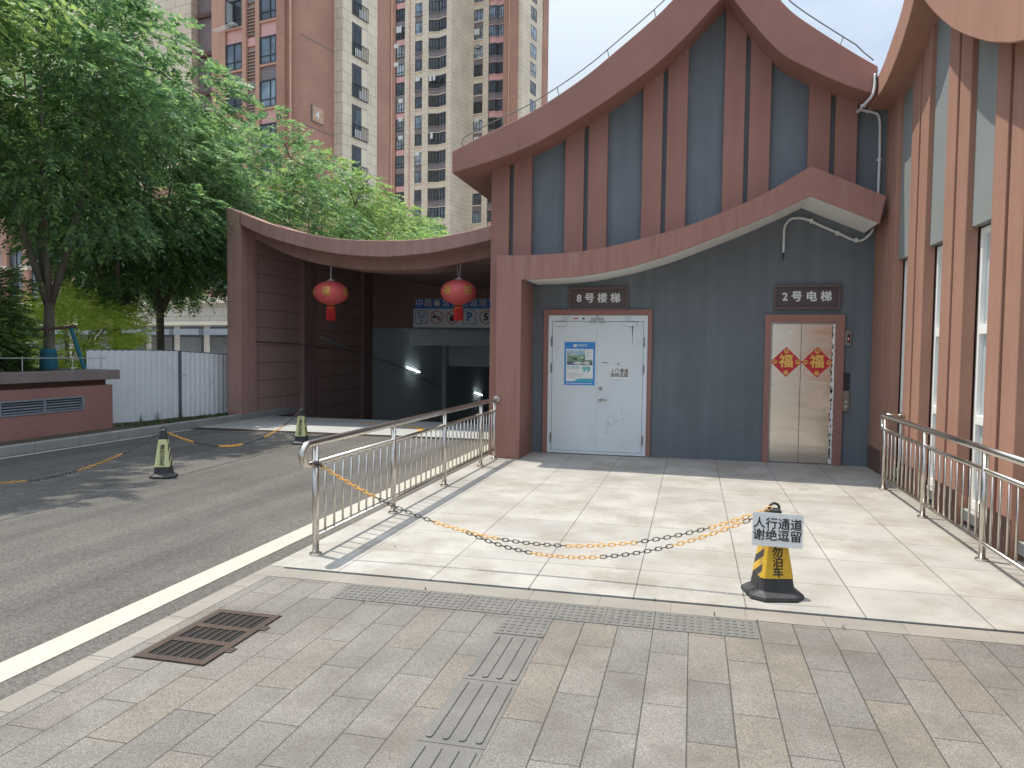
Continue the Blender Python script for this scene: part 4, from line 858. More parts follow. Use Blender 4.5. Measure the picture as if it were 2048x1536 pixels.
def loft(b,rings,mi=None):
    o=len(b.v); n=8
    for r in rings: b.v+=r
    for i in range(len(rings)-1):
        for j in range(n):
            b.f.append((o+i*n+j,o+i*n+(j+1)%n,o+(i+1)*n+(j+1)%n,o+(i+1)*n+j)); b.m.append(mi(i,j) if mi else 0)
    b.f.append(tuple(o+j for j in reversed(range(n)))); b.m.append(0); b.f.append(tuple(o+(len(rings)-1)*n+j for j in range(n))); b.m.append(0)
def cone(x,y,rz,col,label,mark=False,bw=1.):
    t=thing('traffic_cone',label,'cone',(x,y,-.0 if x>-3 else -.02),rz)
    b=MB(); loft(b,[sqring(.172,.07,.0),sqring(.177,.072,.012),sqring(.172,.07,.03),sqring(.14,.045,.042),sqring(.125,.03,.05)]); b.build('base','rubber',t,bev=.003)
    hw=lambda z:.116-.076*(z-.045)/.52
    b=MB(); loft(b,[sqring(.122,.022,.048),sqring(hw(.055),.02,.056),sqring(hw(.13),.018,.13),sqring(hw(.47),.014,.47),sqring(hw(.565),.014,.565),sqring(.03,.012,.575)]); b.build('cone_body','rubber',t,bev=.003)
    b=MB(); e=.003
    loft(b,[sqring(hw(.135)+e,.019,.135),sqring(hw(.46)+e,.015,.46)],lambda i,j:1 if j in (0,4) else 0); b.f=b.f[:-2]; b.m=b.m[:-2]; b.build('sleeve',['sleeve_'+col,'stripe_'+col],t)
    b=MB(); b.tube([(.034*math.cos(a),0,.573+.036*math.sin(a)) for a in np.linspace(0,PI,11)],.0085,8); b.build('top_loop','rubber',t,smooth=True)
    sl=math.atan2(.076,.52)
    zc=.268
    text('请\n勿\n泊\n车',.070,'blackink',t,(0,-hw(zc)-.006,zc),rot=(PI/2-sl,0,0),ext=.0008,bold=.001,line=.92,sx=1.05)
    if mark:
        b=MB(); b.tube([(.021*math.cos(2*PI*i/20),-hw(.425)-.006,.425+.021*math.sin(2*PI*i/20)) for i in range(20)],.0028,5,closed=True); b.build('emblem','blackink',t)
    if bw!=1: t.scale=(bw,bw,1.03)
    return t
cone(.545,5.19,R(14),'y','yellow and black square cone in the middle of the platform, carrying the white notice')
cone(-6.31,7.93,R(24),'g','pale striped square cone standing nearest on the asphalt road',bw=.84)
cone(-6.36,11.37,R(12),'g','pale striped square cone farther back by the trench drain',True,bw=.84)
t=thing('notice_board','small white notice board hung on the yellow cone','notice',(.552,5.04,.355),R(6)); t.rotation_euler=(R(-7),R(2),R(5)); notice(t,.315,.215,.0765)
def link_mesh(b,p,d,up_,L_,W_,r,mi):
    d=d.normalized(); s=d.cross(up_).normalized()
    pts=[]
    h=L_/2-W_/2
    for a in np.linspace(-PI/2,PI/2,6): pts.append(p+d*(h+W_/2*math.cos(a))+s*(W_/2*math.sin(a)))
    for a in np.linspace(PI/2,3*PI/2,6): pts.append(p+d*(-h+W_/2*math.cos(a))+s*(W_/2*math.sin(a)))
    b.tube(pts,r,6,closed=True)
def chain(fn,n,label,first=0,seg=12,scale=1.0,double=None):
    """links threaded along fn(t), colour changes every seg links; each colour run is one part"""
    P=[Vector(fn(t)) for t in np.linspace(0,1,400)]; acc=[0]
    for a,c in zip(P[:-1],P[1:]): acc.append(acc[-1]+(c-a).length)
    tot=acc[-1]; pitch=.0385*scale; k=int(tot/pitch)
    t=thing('barrier_chain',label,'chain',tuple(P[0])); o=tuple(P[0])
    def at(s):
        i=min(np.searchsorted(acc,s),399); i=max(i,1); f=(s-acc[i-1])/max(acc[i]-acc[i-1],1e-6); return P[i-1].lerp(P[i],f)
    i=0; c=first
    while i<k:
        b=MB()
        for j in range(i,min(i+seg,k)):
            s=(j+.5)*pitch; p=at(s); d=at(min(s+.01,tot))-at(max(s-.01,0)); up_=Vector((0,0,1)) if j%2 else d.cross(Vector((0,0,1))).normalized()
            up_=(up_+Vector((.3,.3,.5))).normalized(); link_mesh(b,p,d,up_,.049*scale,.023*scale,.0034*scale,0)
        b.build('chain_section','yellow' if c%2 else 'black',t,o,smooth=True); c+=1; i+=seg
def cat(A,B,sag,skew=0): 
    A=Vector(A); B=Vector(B)
    def f(t):
        u=t+skew*t*(1-t); return tuple(A.lerp(B,t)+Vector((0,0,-4*sag*u*(1-u))))
    return f
A0=(-2.765,5.24,.69); B0=(.53,5.17,.585)
f1=cat(A0,B0,.42,.0)
chain(f1,0,'yellow and black plastic chain from the left railing to the yellow cone',1,13)
p0=f1(.36); f2=cat((p0[0],p0[1]-.01,p0[2]),(.535,5.15,.575),.245,.12)
chain(f2,0,'lower doubled strand of plastic chain drooping beside the main chain to the yellow cone',0,13)
b=MB(); b.tube(spline([(-2.83,5.24,.70),(-2.77,5.19,.71),(-2.765,5.26,.68),(-2.83,5.25,.715),(-2.76,5.25,.70)],4),.006,6); tag(b.build('wire_tie','blackink'),'black wire tie knotted round the left railing post','tie')
chain(cat((-6.31,7.9,.545),(-8.6,5.9,.5),.49,.0),0,'plastic chain running off to the left from the nearer road cone',0,13)
chain(cat((-6.31,7.96,.545),(-6.36,11.34,.54),.36),0,'plastic chain hanging between the two road cones',1,15)
# grass tufts in the joints
def tuft(b,x,y,z,n,h,rr):
    for i in range(n):
        a=rr.uniform(0,2*PI); l=h*rr.uniform(.5,1.1); q=rr.uniform(.15,.7); w_=.0022+h*.012
        p=Vector((x+rr.gauss(0,h*.12),y+rr.gauss(0,h*.12),z)); d=Vector((math.cos(a),math.sin(a),0)); s=d.cross(Vector((0,0,1)))*w_
        m_=p+d*l*q*.4+Vector((0,0,l*.65)); e=p+d*l*q+Vector((0,0,l))
        b.add([p-s,p+s,m_+s*.7,m_-s*.7,e],[(0,1,2,3),(3,2,4)])
rr=random.Random(5); b=MB()
for (x,y) in ((-2.0,4.34),(-.785,4.05),(-1.7,4.67),(.16,4.68),(.18,4.60),(.40,4.64),(.9,4.66),(-.2,4.86),(-2.47,10.55),(-2.3,5.6)): tuft(b,x,y,-.008,4,.03,rr)
o=b.build('joint_grass','weed'); o['kind']='stuff'

# ------------------------------------------------------------------ planter, fence, garden
t=thing('planter_wall','long brown planter wall with flat coping and a low louvred vent at left','planter',(-10.3,5,0)); o=(-10.3,5,0)
b=MB(); yv=((9.6,10.90),)
b.box(-10.55,-10.3,-6,7.55,-.05,.88); b.box(-10.55,-10.3,7.55,10.93,-.05,.47); b.box(-10.55,-10.3,7.55,10.93,.71,.88); b.box(-10.55,-10.3,10.93,11.60,-.05,.88); b.box(-10.55,-10.46,7.55,10.93,.47,.71)
b.box(-12.2,-10.55,11.35,11.60,-.05,.88); b.build('wall','brown_dk2',t,o,bev=.006)
b=MB(); b.box(-10.55,-10.36,-6,11.5,.88,.98); b.box(-12.2,-10.55,11.35,11.5,.88,.98); b.build('neck','dark_brown',t,o)
b=MB(); b.box(-10.62,-10.24,-6,11.72,.98,1.15); b.box(-12.2,-10.62,11.25,11.72,.98,1.15); b.build('coping','coping',t,o,bev=.008)
b=MB(); b.box(-10.33,-10.29,7.55,10.93,.47,.495); b.box(-10.33,-10.29,7.55,10.93,.685,.71)
for y in (7.55,8.42,9.28,10.10,10.9): b.box(-10.33,-10.29,y,y+.035,.495,.685)
vt=b.build('vent','louvre',t,o)
b=MB()
for i in range(4):
    z=.51+i*.045; b.add([(-10.36,7.56,z+.03),(-10.36,10.92,z+.03),(-10.305,10.92,z),(-10.305,7.56,z),(-10.36,7.56,z+.036),(-10.36,10.92,z+.036),(-10.305,10.92,z+.006),(-10.305,7.56,z+.006)],[(0,1,2,3),(7,6,5,4),(2,1,5,6),(0,3,7,4),(3,2,6,7),(1,0,4,5)])
b.build('slat','louvre',vt,o); 
t=thing('wire_fence','low wire line on thin stakes along the planter coping','fence',(-10.45,5,1.15)); o=(-10.45,5,1.15)
b=MB(); b.tube([(-10.45,-2,1.40),(-10.45,5,1.38),(-10.45,9.5,1.375),(-10.45,11.6,1.36)],.008,6); b.build('wire','wirelt',t,o)
for y in (4.5,7.2,9.85,10.85,11.5): b=MB(); b.tube([(-10.45,y,1.14),(-10.45,y,1.40)],.008,6); b.build('stake','wirelt',t,o)
# corrugated hoarding from the planter end to the portal
def corr(p,q,zt0,zt1,zb0,zb1,nw,parent,o,name='panel'):
    P=Vector((*p,0)); Q=Vector((*q,0)); L_=(Q-P).length; d=(Q-P)/L_; nrm=Vector((d.y,-d.x,0)); n=nw*6+1; b=MB(); v=[]
    for i in range(n):
        u=i/(n-1); ph=i%6; off=(0,.0,.012,.014,.014,.012)[ph]; p_=P+d*L_*u+nrm*off
        v+= [(p_.x,p_.y,zb0+(zb1-zb0)*u),(p_.x,p_.y,zt0+(zt1-zt0)*u)]
    b.add(v,[(2*i,2*i+2,2*i+3,2*i+1) for i in range(n-1)]); return b.build(name,'galv',parent,o)
t=thing('metal_hoarding','pale corrugated metal hoarding between the planter and the garage','fence',(-10.6,13,0)); o=(-10.6,13,0)
corr((-11.0,11.75),(-10.78,12.75),1.50,1.50,.10,.08,7,t,o); corr((-10.775,12.74),(-10.60,13.80),1.50,1.49,.06,.06,8,t,o); corr((-10.585,13.86),(-10.2,15.3),1.48,1.40,.05,.05,12,t,o)
b=MB(); b.box(-10.63,-10.56,13.79,13.85,0,1.50); b.build('post','galv_dk',t,o)
b=MB(); b.tube([(-11.0,11.75,1.5),(-10.78,12.75,1.505),(-10.6,13.8,1.495)],.012,6); b.tube([(-10.585,13.86,1.485),(-10.2,15.3,1.405)],.012,6); b.build('top_edge','galv_dk',t,o)
b=MB(); b.box(-10.22,-10.14,15.25,15.32,0,1.42); b.build('post','galv_dk',t,o)
b=MB(); b.tube([(-10.62,13.7,.98),(-10.55,13.84,.96),(-10.5,13.95,.985)],.006,6); b.build('wire_tie','wirelt',t,o)
rr=random.Random(8); b=MB()
for i in range(420):
    y=rr.uniform(11.7,15.0); x=-10.3+(y-11.7)*.09+rr.uniform(-.12,.34); tuft(b,min(x,-9.76),y,.09,5,rr.uniform(.03,.09),rr)
for (x,y,h_) in ((-10.45,12.5,.2),(-10.4,12.9,.22),(-10.35,13.5,.15)): tuft(b,x,y,.09,16,h_,rr)
o=b.build('weeds','weed'); o['kind']='stuff'

# ------------------------------------------------------------------ trees
def leaf_mesh(name,pts,dirs,size,nl,lw,ll,m,parent,off,droop=.5,seed=1):
    """compound leaves: a drooping midrib carrying nl pairs of leaflets, all in one mesh"""
    g=np.random.default_rng(seed); n=len(pts); up_=np.array([0,0,1.])
    d=dirs+g.normal(0,.35,(n,3)); d[:,2]*=.6; d/=np.linalg.norm(d,axis=1,keepdims=True)+1e-9
    side=np.cross(d,up_); side/=np.linalg.norm(side,axis=1,keepdims=True)+1e-9
    roll=g.normal(0,.35,n)[:,None]; nr=np.cross(side,d); side=side*np.cos(roll)+nr*np.sin(roll); nr=np.cross(side,d)
    Ls=size*g.uniform(.65,1.25,n)[:,None]
    V=[]
    for k in range(nl):
        for s in ((-1,1) if k<nl-1 else (0,)):
            u=(k+.6)/nl
            base=pts+d*Ls*u-up_*Ls*droop*u*u
            ld=d*(.55 if s else 1.)+side*s*.85-up_*(.25+.35*g.random((n,1))); ld/=np.linalg.norm(ld,axis=1,keepdims=True)
            wd=np.cross(ld,nr); wd/=np.linalg.norm(wd,axis=1,keepdims=True)+1e-9
            wd=wd+nr*g.normal(0,.35,(n,1))
            q=Ls/size
            L_=ll*q*(1-.35*abs(u-.5)); W_=lw*q
            V.append(np.stack([base,base+ld*L_*.45+wd*W_,base+ld*L_,base+ld*L_*.45-wd*W_],1))
    V=np.concatenate(V,0); F=len(V); V=V.reshape(-1,3)-np.array(off)
    me=bpy.data.meshes.new(name); me.vertices.add(4*F); me.loops.add(4*F); me.polygons.add(F)
    me.vertices.foreach_set('co',V.astype(np.float32).ravel()); me.loops.foreach_set('vertex_index',np.arange(4*F,dtype=np.int32))
    me.polygons.foreach_set('loop_start',np.arange(0,4*F,4,dtype=np.int32)); me.polygons.foreach_set('loop_total',np.full(F,4,dtype=np.int32))
    me.materials.append(M[m]); me.update(); me.validate()
    o=bpy.data.objects.new(name,me); COL.objects.link(o); o.parent=parent; return o
def tree(x,y,z0,fork,H_,rx,rz,label,seed,m='leaf',nclump=26,per=70,tr=.10,shift=(0,0),lean=(0,0),limbs=None,stem=True,size=.34,zc=None):
    g=np.random.default_rng(seed); rr=random.Random(seed)
    t=thing('street_tree',label,'tree',(x,y,z0),0,'leafy trees in a row beside the garage'); o=(x,y,z0)
    c=np.array([x+shift[0],y+shift[1],zc or (H_+fork+z0)/2+.2]); 
    cl=[]
    for i in range(nclump):
        # even spread over the crown's surface with jitter, a few inside
        ph=i*2.39996+g.uniform(-.4,.4); ct=1-2*(i+.5)/nclump; st=math.sqrt(1-ct*ct); k=g.uniform(.62,1.0)
        cl.append((c+np.array([rx*st*math.cos(ph),rx*st*math.sin(ph),rz*ct])*k, g.uniform(.55,.95)*rx*.38))
    b=MB(); fz=fork+z0
    top=Vector((x+lean[0],y+lean[1],fz))
    b.tube([(x,y,z0-.1),(x+lean[0]*.3,y+lean[1]*.3,z0+(fz-z0)*.35),tuple(top)],[tr*1.18,tr,tr*.88],12)
    nl=5; ends=[]
    lim=limbs or [(math.cos(2*PI*i/nl+seed),math.sin(2*PI*i/nl+seed)) for i in range(nl)]
    for i,(a,c_) in enumerate(lim):
        e=Vector((x+shift[0]+a*rx*.55,y+shift[1]+c_*rx*.55,fz+(H_+z0-fz)*rr.uniform(.55,.8))); mid=top.lerp(e,.5)+Vector((a*.25,c_*.25,-.15))
        b.tube([tuple(top-Vector((0,0,.12))),tuple(top.lerp(mid,.5)+Vector((a*.08,c_*.08,0))),tuple(mid),tuple(e)],[tr*.68,tr*.58,tr*.42,tr*.14],8); ends+=[mid,top.lerp(e,.75),e]
    for cc,r in cl:
        p=Vector(cc); q=min(ends,key=lambda w_:(w_-p).length); mid=q.lerp(p,.55)+Vector((0,0,.12)); b.tube([tuple(q),tuple(mid),tuple(p)],[tr*.22,tr*.14,.006],5)
    b.build('trunk','bark',t,o,smooth=True)
    P=[];D=[]
    for cc,r in cl:
        n=int(per*(r/(rx*.28))**1.6)
        v=g.normal(0,1,(n,3)); v/=np.linalg.norm(v,axis=1,keepdims=True); rad=r*g.uniform(.25,1.05,(n,1))**.6
        q=cc+v*rad*np.array([1.15,1.15,.72]); P.append(q); D.append(v*.7+(q-c)/np.linalg.norm(q-c,axis=1,keepdims=True)*.6)
    leaf_mesh('crown',np.concatenate(P),np.concatenate(D),size,6,size*.085,size*.36,m,t,o,seed=seed)
    return t
T1=tree(-11.4,11.3,.6,1.75,8.3,2.6,2.5,'forked tree with blue wrapped foot and a stake behind the planter',11,nclump=36,per=120,zc=6.15,tr=.095,lean=(.03,.0),shift=(-.15,.2),limbs=[(-.45,.1),(.62,.2),(.1,-.2),(.15,.6),(-.3,-.5)])
b=MB(); b.lathe([(.145,.0),(.15,.15),(.135,.42),(.12,.47)],14); q=b.build('foot_wrap','bluewrap',T1,smooth=True); q.location=(0,0,.45)
tree(-11.6,7.3,.6,2.2,8.9,2.6,2.7,'tree at the left picture edge with only its crown showing',12,m='leaf2',nclump=34,per=115,zc=6.5,shift=(-.1,.2))
tree(-12.9,14.7,.4,2.0,7.8,2.4,2.7,'slim dark trunked tree behind the pale hoarding, left of its pair',13,nclump=32,per=100,tr=.085)
tree(-12.8,16.0,.4,2.2,7.7,2.3,2.6,'slim dark trunked tree behind the pale hoarding, right of its pair',14,nclump=30,per=100,tr=.085)
tree(-12.3,19.3,.3,2.3,8.0,2.4,2.7,'tree whose crown rises just left of the garage lintel',15,nclump=30,per=75,tr=.1)
tree(-12.1,23.3,.3,2.4,7.9,2.4,2.6,'bright green tree behind the low point of the garage lintel, left one',16,m='leaf2',nclump=32,per=75,tr=.1)
tree(-12.2,27.8,.3,2.4,7.6,2.4,2.5,'bright green tree in front of the brick tower with the 4 plaque',17,m='leaf2',nclump=32,per=75,tr=.1)
tree(-12.6,33.0,.3,2.6,7.2,2.3,2.3,'tree standing last in the row, against the far beige tower',18,m='leaf2',nclump=30,per=75,tr=.1)
tree(-16.2,9.6,.4,3.2,10.2,3.0,3.0,'large dark tree at left behind the forked tree',19,nclump=32,per=75,tr=.12)
tree(-15.2,19.0,.4,2.2,8.2,2.7,3.0,'dark tree behind the pair of slim trunks',20,nclump=30,per=70,tr=.12)
tree(-18.5,14.5,.4,3.6,12,3.4,3.8,'broad tree far behind the planter, filling the gaps between the trunks',22,nclump=34,per=75,tr=.14)
tree(-15.2,5.8,.6,3.2,10.4,3.0,3.2,'tall tree behind the one at the left picture edge',23,nclump=32,per=75,tr=.13)
# stake
t=thing('tree_stake','dark crossbar with a blue wrapped prop holding the forked tree','stake',(-11.3,11.2,.6)); o=(-11.3,11.2,.6)
b=MB(); b.tube([(-11.62,11.0,1.86),(-11.25,11.08,1.87),(-10.98,11.5,1.93)],.028,8); b.build('crossbar','dark_brown',t,o)
b=MB(); b.tube([(-11.02,11.42,1.9),(-10.80,11.55,1.0)],.035,8); b.build('prop','bluewrap',t,o)
def bush(name,label,cat,c,r,n,size,m,seed,lw=.085,ll=.36,nl=6,stems=8,droop=.4):
    g=np.random.default_rng(seed); t=thing(name,label,cat,(c[0],c[1],c[2]-r[2])); o=(c[0],c[1],c[2]-r[2])
    v=g.normal(0,1,(n,3)); v/=np.linalg.norm(v,axis=1,keepdims=True)
    lump=1+.16*np.sin(v[:,0:1]*7+seed)*np.cos(v[:,1:2]*6)+.12*np.sin(v[:,2:3]*9+v[:,0:1]*5)
    p=np.array(c)+v*np.array(r)*lump*g.uniform(.35,1.05,(n,1))**.5
    leaf_mesh('foliage',p,v+np.array([0,0,.4]),size,nl,size*lw,size*ll,m,t,o,seed=seed,droop=droop)
    b=MB(); rr=random.Random(seed)
    for i in range(stems): a=rr.uniform(0,2*PI); b.tube([(c[0]+rr.gauss(0,.08),c[1]+rr.gauss(0,.08),c[2]-r[2]-.1),(c[0]+r[0]*.3*math.cos(a),c[1]+r[1]*.3*math.sin(a),c[2]),(c[0]+r[0]*.6*math.cos(a),c[1]+r[1]*.6*math.sin(a),c[2]+r[2]*.6)],[.02,.014,.005],5)
    b.build('stem','bark',t,o)
bush('shrub','dense dark green shrub behind the planter coping at left','shrub',(-11.75,9.75,1.95),(.95,1.0,1.1),3200,.20,'leafdk',31)
bush('bamboo_clump','bright yellow-green bamboo clump behind the forked trunk','plant',(-13.0,13.4,1.55),(1.5,1.3,1.05),3000,.30,'bamboo',32,.05,.42,5,10,.25)
bush('shrub','low shrub between the forked trunk and the dark shrub','shrub',(-11.9,10.6,1.15),(.5,.5,.55),900,.2,'leafdk',33)

# ------------------------------------------------------------------ apartment towers (in a frame turned 12.8 degrees)
TA=R(-12.8)
def wall_box(mb,*a): mb.box(*a)
def window(parent,face,a,b_,c,z0,z1,o,frame='winframe',pane='glass',mull=(.5,),trans=.3,depth=.12,tf=.06,outer=None):
    """face 'L': wall plane v=c seen from -v, spans u a..b ; face 'R': wall plane u=c seen from +u, spans v a..b. Box-frame proud of a recessed pane"""
    m=MB(); p=MB(); s=-1 if face=='L' else 1
    def bx(M_,h0,h1,za,zb,d0,d1):
        d0,d1=sorted((c+s*d0,c+s*d1))
        if face=='L': M_.box(h0,h1,d0,d1,za,zb)
        else: M_.box(d0,d1,h0,h1,za,zb)
    bx(m,a,b_,z0,z0+tf,.0,depth); bx(m,a,b_,z1-tf,z1,.0,depth); bx(m,a,a+tf,z0+tf,z1-tf,0,depth); bx(m,b_-tf,b_,z0+tf,z1-tf,0,depth)
    for k in mull: h=a+(b_-a)*k; bx(m,h-tf*.45,h+tf*.45,z0+tf,z1-tf,.01,depth-.02)
    if trans: zz=z0+(z1-z0)*trans; bx(m,a+tf,b_-tf,zz-tf*.45,zz+tf*.45,.012,depth-.025)
    w_=m.build('window',frame,parent,o)
    bx(p,a+tf*.5,b_-tf*.5,z0+tf*.5,z1-tf*.5,.0,.035); p.build('pane',pane,w_,o); return w_
def ac_unit(parent,x0,x1,y0,y1,z0,o):
    b=MB(); b.box(x0,x1,y0,y1,z0,z0+.6); q=b.build('air_conditioner','acwhite',parent,o,bev=.02); return q
Oa=(-36.7,40.6,0); A=thing('apartment_tower','near brick apartment tower with a number 4 plaque and a beige stone bay','building',(0,0,0),0)
def toworld(u,v,z=0): c,s=math.cos(TA),math.sin(TA); return (u*c-v*s,u*s+v*c,z)
A.location=toworld(*Oa); A.rotation_euler=(0,0,TA)
rr=random.Random(21)
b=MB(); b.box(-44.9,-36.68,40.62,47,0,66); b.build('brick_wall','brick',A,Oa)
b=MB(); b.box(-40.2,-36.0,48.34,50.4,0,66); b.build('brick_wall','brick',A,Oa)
b=MB(); b.box(-40.,-35.91,44.14,48.3,0,66); b.build('stone_bay','cladding',A,Oa)
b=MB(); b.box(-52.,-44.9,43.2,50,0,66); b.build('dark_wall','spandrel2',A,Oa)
b=MB(); b.box(-98,-49.6,42.6,43.2,0,66); b.box(-98,-52,43.2,50,0,66); b.build('stone_wall','cladding',A,Oa)
pitch=3.03
for k in range(-6,4):
    z=18.5+pitch*k
    sp_='spandrel' if k%2==0 else 'pink'
    for (a,c,wn) in ((-43.5,-41.95,1),(-40.2,-38.7,2)):
        if k==-1 and wn==1: pass
        window(A,'L',a,c,40.50,z,z+1.9,Oa,pane='glass' if (wn==2 or k%2) else 'glass_dk',mull=(.62,) if wn==2 else (.5,),depth=.12)
        b=MB(); b.box(a,c,40.52,40.62,z+1.96,z+pitch-.16); b.build('spandrel',sp_,A,Oa)
        b=MB(); b.box(a-.1,c+.1,40.38,40.62,z-.15,z-.01); b.build('sill_band','trim',A,Oa)
    b=MB()
    for i in range(13): zz=z-.75+.24*i*.95; b.add([(-41.5,40.47,zz),(-40.65,40.47,zz),(-40.65,40.60,zz+.12),(-41.5,40.60,zz+.12),(-41.5,40.47,zz+.05),(-40.65,40.47,zz+.05),(-40.65,40.60,zz+.17),(-41.5,40.60,zz+.17)],[(0,1,2,3),(7,6,5,4),(0,4,5,1),(3,2,6,7),(0,3,7,4),(1,5,6,2)]) if i<9 else None
    b.box(-41.5,-40.65,40.60,40.62,z-.8,z+1.4); b.build('louvre','louvre2',A,Oa)
    b=MB(); b.box(-41.5,-40.65,40.52,40.62,z+1.5,z+pitch-.95); b.build('spandrel',sp_,A,Oa)
    # niche balconies on the stone bay
    zb=17.3+2.98*k
    if k>-3:
        b=MB(); b.box(-35.91,-35.9,45.23,47.08,zb,zb+2.4); q=b.build('niche','winframe',A,Oa)
        b=MB(); b.box(-35.9,-35.885,45.6,46.3,zb+.2,zb+2.1); b.build('pane','glass_dk',q,Oa); b=MB(); b.box(-35.9,-35.887,46.35,47.05,zb,zb+2.35); b.build('reveal','stone',q,Oa)
        b=MB()
        for i in range(10): v=45.25+i*.2; b.box(-35.83,-35.80,v,v+.03,zb,zb+.95)
        b.box(-35.83,-35.79,45.23,47.08,zb+.95,zb+1.0); b.box(-35.88,-35.79,45.23,47.08,zb-.04,zb); b.build('balcony_rail','winframe',A,Oa)
        ac_unit(A,-35.87,-35.84,45.5+.5*(k%2),46.3+.5*(k%2),zb+.02,Oa)
    b=MB(); b.box(-49.4,-45.0,42.95,43.2,z-.2,z+.1); b.build('sill_band','dark_brown',A,Oa)
    window(A,'L',-47.2,-45.6,43.16,z+.2,z+1.9,Oa,pane='glass_dk')
for u0,u1 in ((-44.9,-43.55),(-41.9,-41.52),(-40.62,-40.25),(-38.65,-37.95)):
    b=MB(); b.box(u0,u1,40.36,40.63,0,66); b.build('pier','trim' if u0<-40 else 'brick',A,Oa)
for u,v in ((-38.0,40.45),(-37.42,40.45)): b=MB(); b.tube([(u,v,0),(u,v,66)],.06,8); b.build('drainpipe','pipe',A,Oa)
b=MB(); b.tube([(-35.92,50.2,0),(-35.92,50.2,66)],.05,8); b.build('drainpipe','pipe',A,Oa)
for z in (17.1,23.15,29.2,11): b=MB(); b.box(-36.7,-36.655,40.6,44.14,z,z+.05); b.build('joint_line','spandrel',A,Oa)
# plaque
t=thing('number_plaque','square tan plaque with a white 4 on the brick side of the near tower','sign',toworld(-36.65,42.3,17.55),TA+PI/2)
b=MB(); b.box(-.62,.62,-.06,-.0,-.02,1.14); b.build('backing','spandrel',t); M['tan']=mat('tan_plaque',(.50,.32,.21),.6)
b=MB(); b.box(-.56,.56,-.10,-.06,.04,1.08); b.build('plate','tan',t); text('4',.75,'letter',t,(-.08,-.105,.52),bold=.02); text('栋',.2,'letter',t,(.3,-.105,.3))
# laundry rack and open casements on the upper left window
b=MB()
for i in range(4): b.tube([(-44.2,40.1-.12*i,24.35),(-42.0,40.1-.12*i,24.55)],.02,5)
b.tube([(-44.0,40.5,24.3),(-44.0,39.6,24.35)],.02,5); b.tube([(-42.2,40.5,24.5),(-42.2,39.6,24.55)],.02,5); b.build('drying_rack','wirelt',A,Oa)
b=MB()
for i in range(5): b.tube([(-43.8,40.15-.1*i,18.45),(-41.8,40.15-.1*i,18.6)],.02,5)
b.build('drying_rack','winframe',A,Oa)
for z,uu in ((24.6,-42.9),):
    b=MB(); b.box(uu,uu+.05,39.8,40.45,z,z+1.7); b.build('open_casement','winframe',A,Oa); b=MB(); b.box(uu+.05,uu+.06,39.85,40.4,z+.1,z+1.6); b.build('open_pane','glass_pale',A,Oa)

Ob=(-63.2,104.4,0); Bt=thing('apartment_tower','far beige and brick high-rise with angled bay windows, reaching out of the picture','building',toworld(*Ob),TA)
b=MB(); b.box(-72.06,-67.45,104.6,116,0,92); b.box(-64.05,-63.15,104.6,116,0,92); b.box(-67.45,-64.05,105.45,116,0,92); b.box(-72.06,-70.05,104.39,104.6,0,92); b.box(-68.63,-67.45,104.39,104.6,0,92); b.box(-64.05,-63.15,104.39,104.6,0,92); b.build('stone_wall','cladding',Bt,Ob)
b=MB(); b.box(-63.15,-59.9,110.4,122,0,92); b.box(-63.15,-62.35,110.18,110.4,0,92); b.box(-60.6,-59.6,110.18,110.4,0,92); b.box(-54.2,-53.45,110.18,118,0,92); b.build('stone_wall','cladding',Bt,Ob)
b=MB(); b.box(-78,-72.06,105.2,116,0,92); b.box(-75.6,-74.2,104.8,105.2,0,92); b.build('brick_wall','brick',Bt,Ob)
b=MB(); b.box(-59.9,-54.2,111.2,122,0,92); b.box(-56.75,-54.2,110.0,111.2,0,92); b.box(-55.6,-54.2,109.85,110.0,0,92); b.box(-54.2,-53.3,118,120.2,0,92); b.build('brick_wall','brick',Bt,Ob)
b=MB(); b.tube([(-71.1,104.3,0),(-71.1,104.3,92)],.09,8); b.build('drainpipe','pipe',Bt,Ob)
b=MB(); b.tube([(-55.62,109.8,0),(-55.62,109.8,92)],.07,8); b.build('drainpipe','pipe',Bt,Ob)
wproto=None
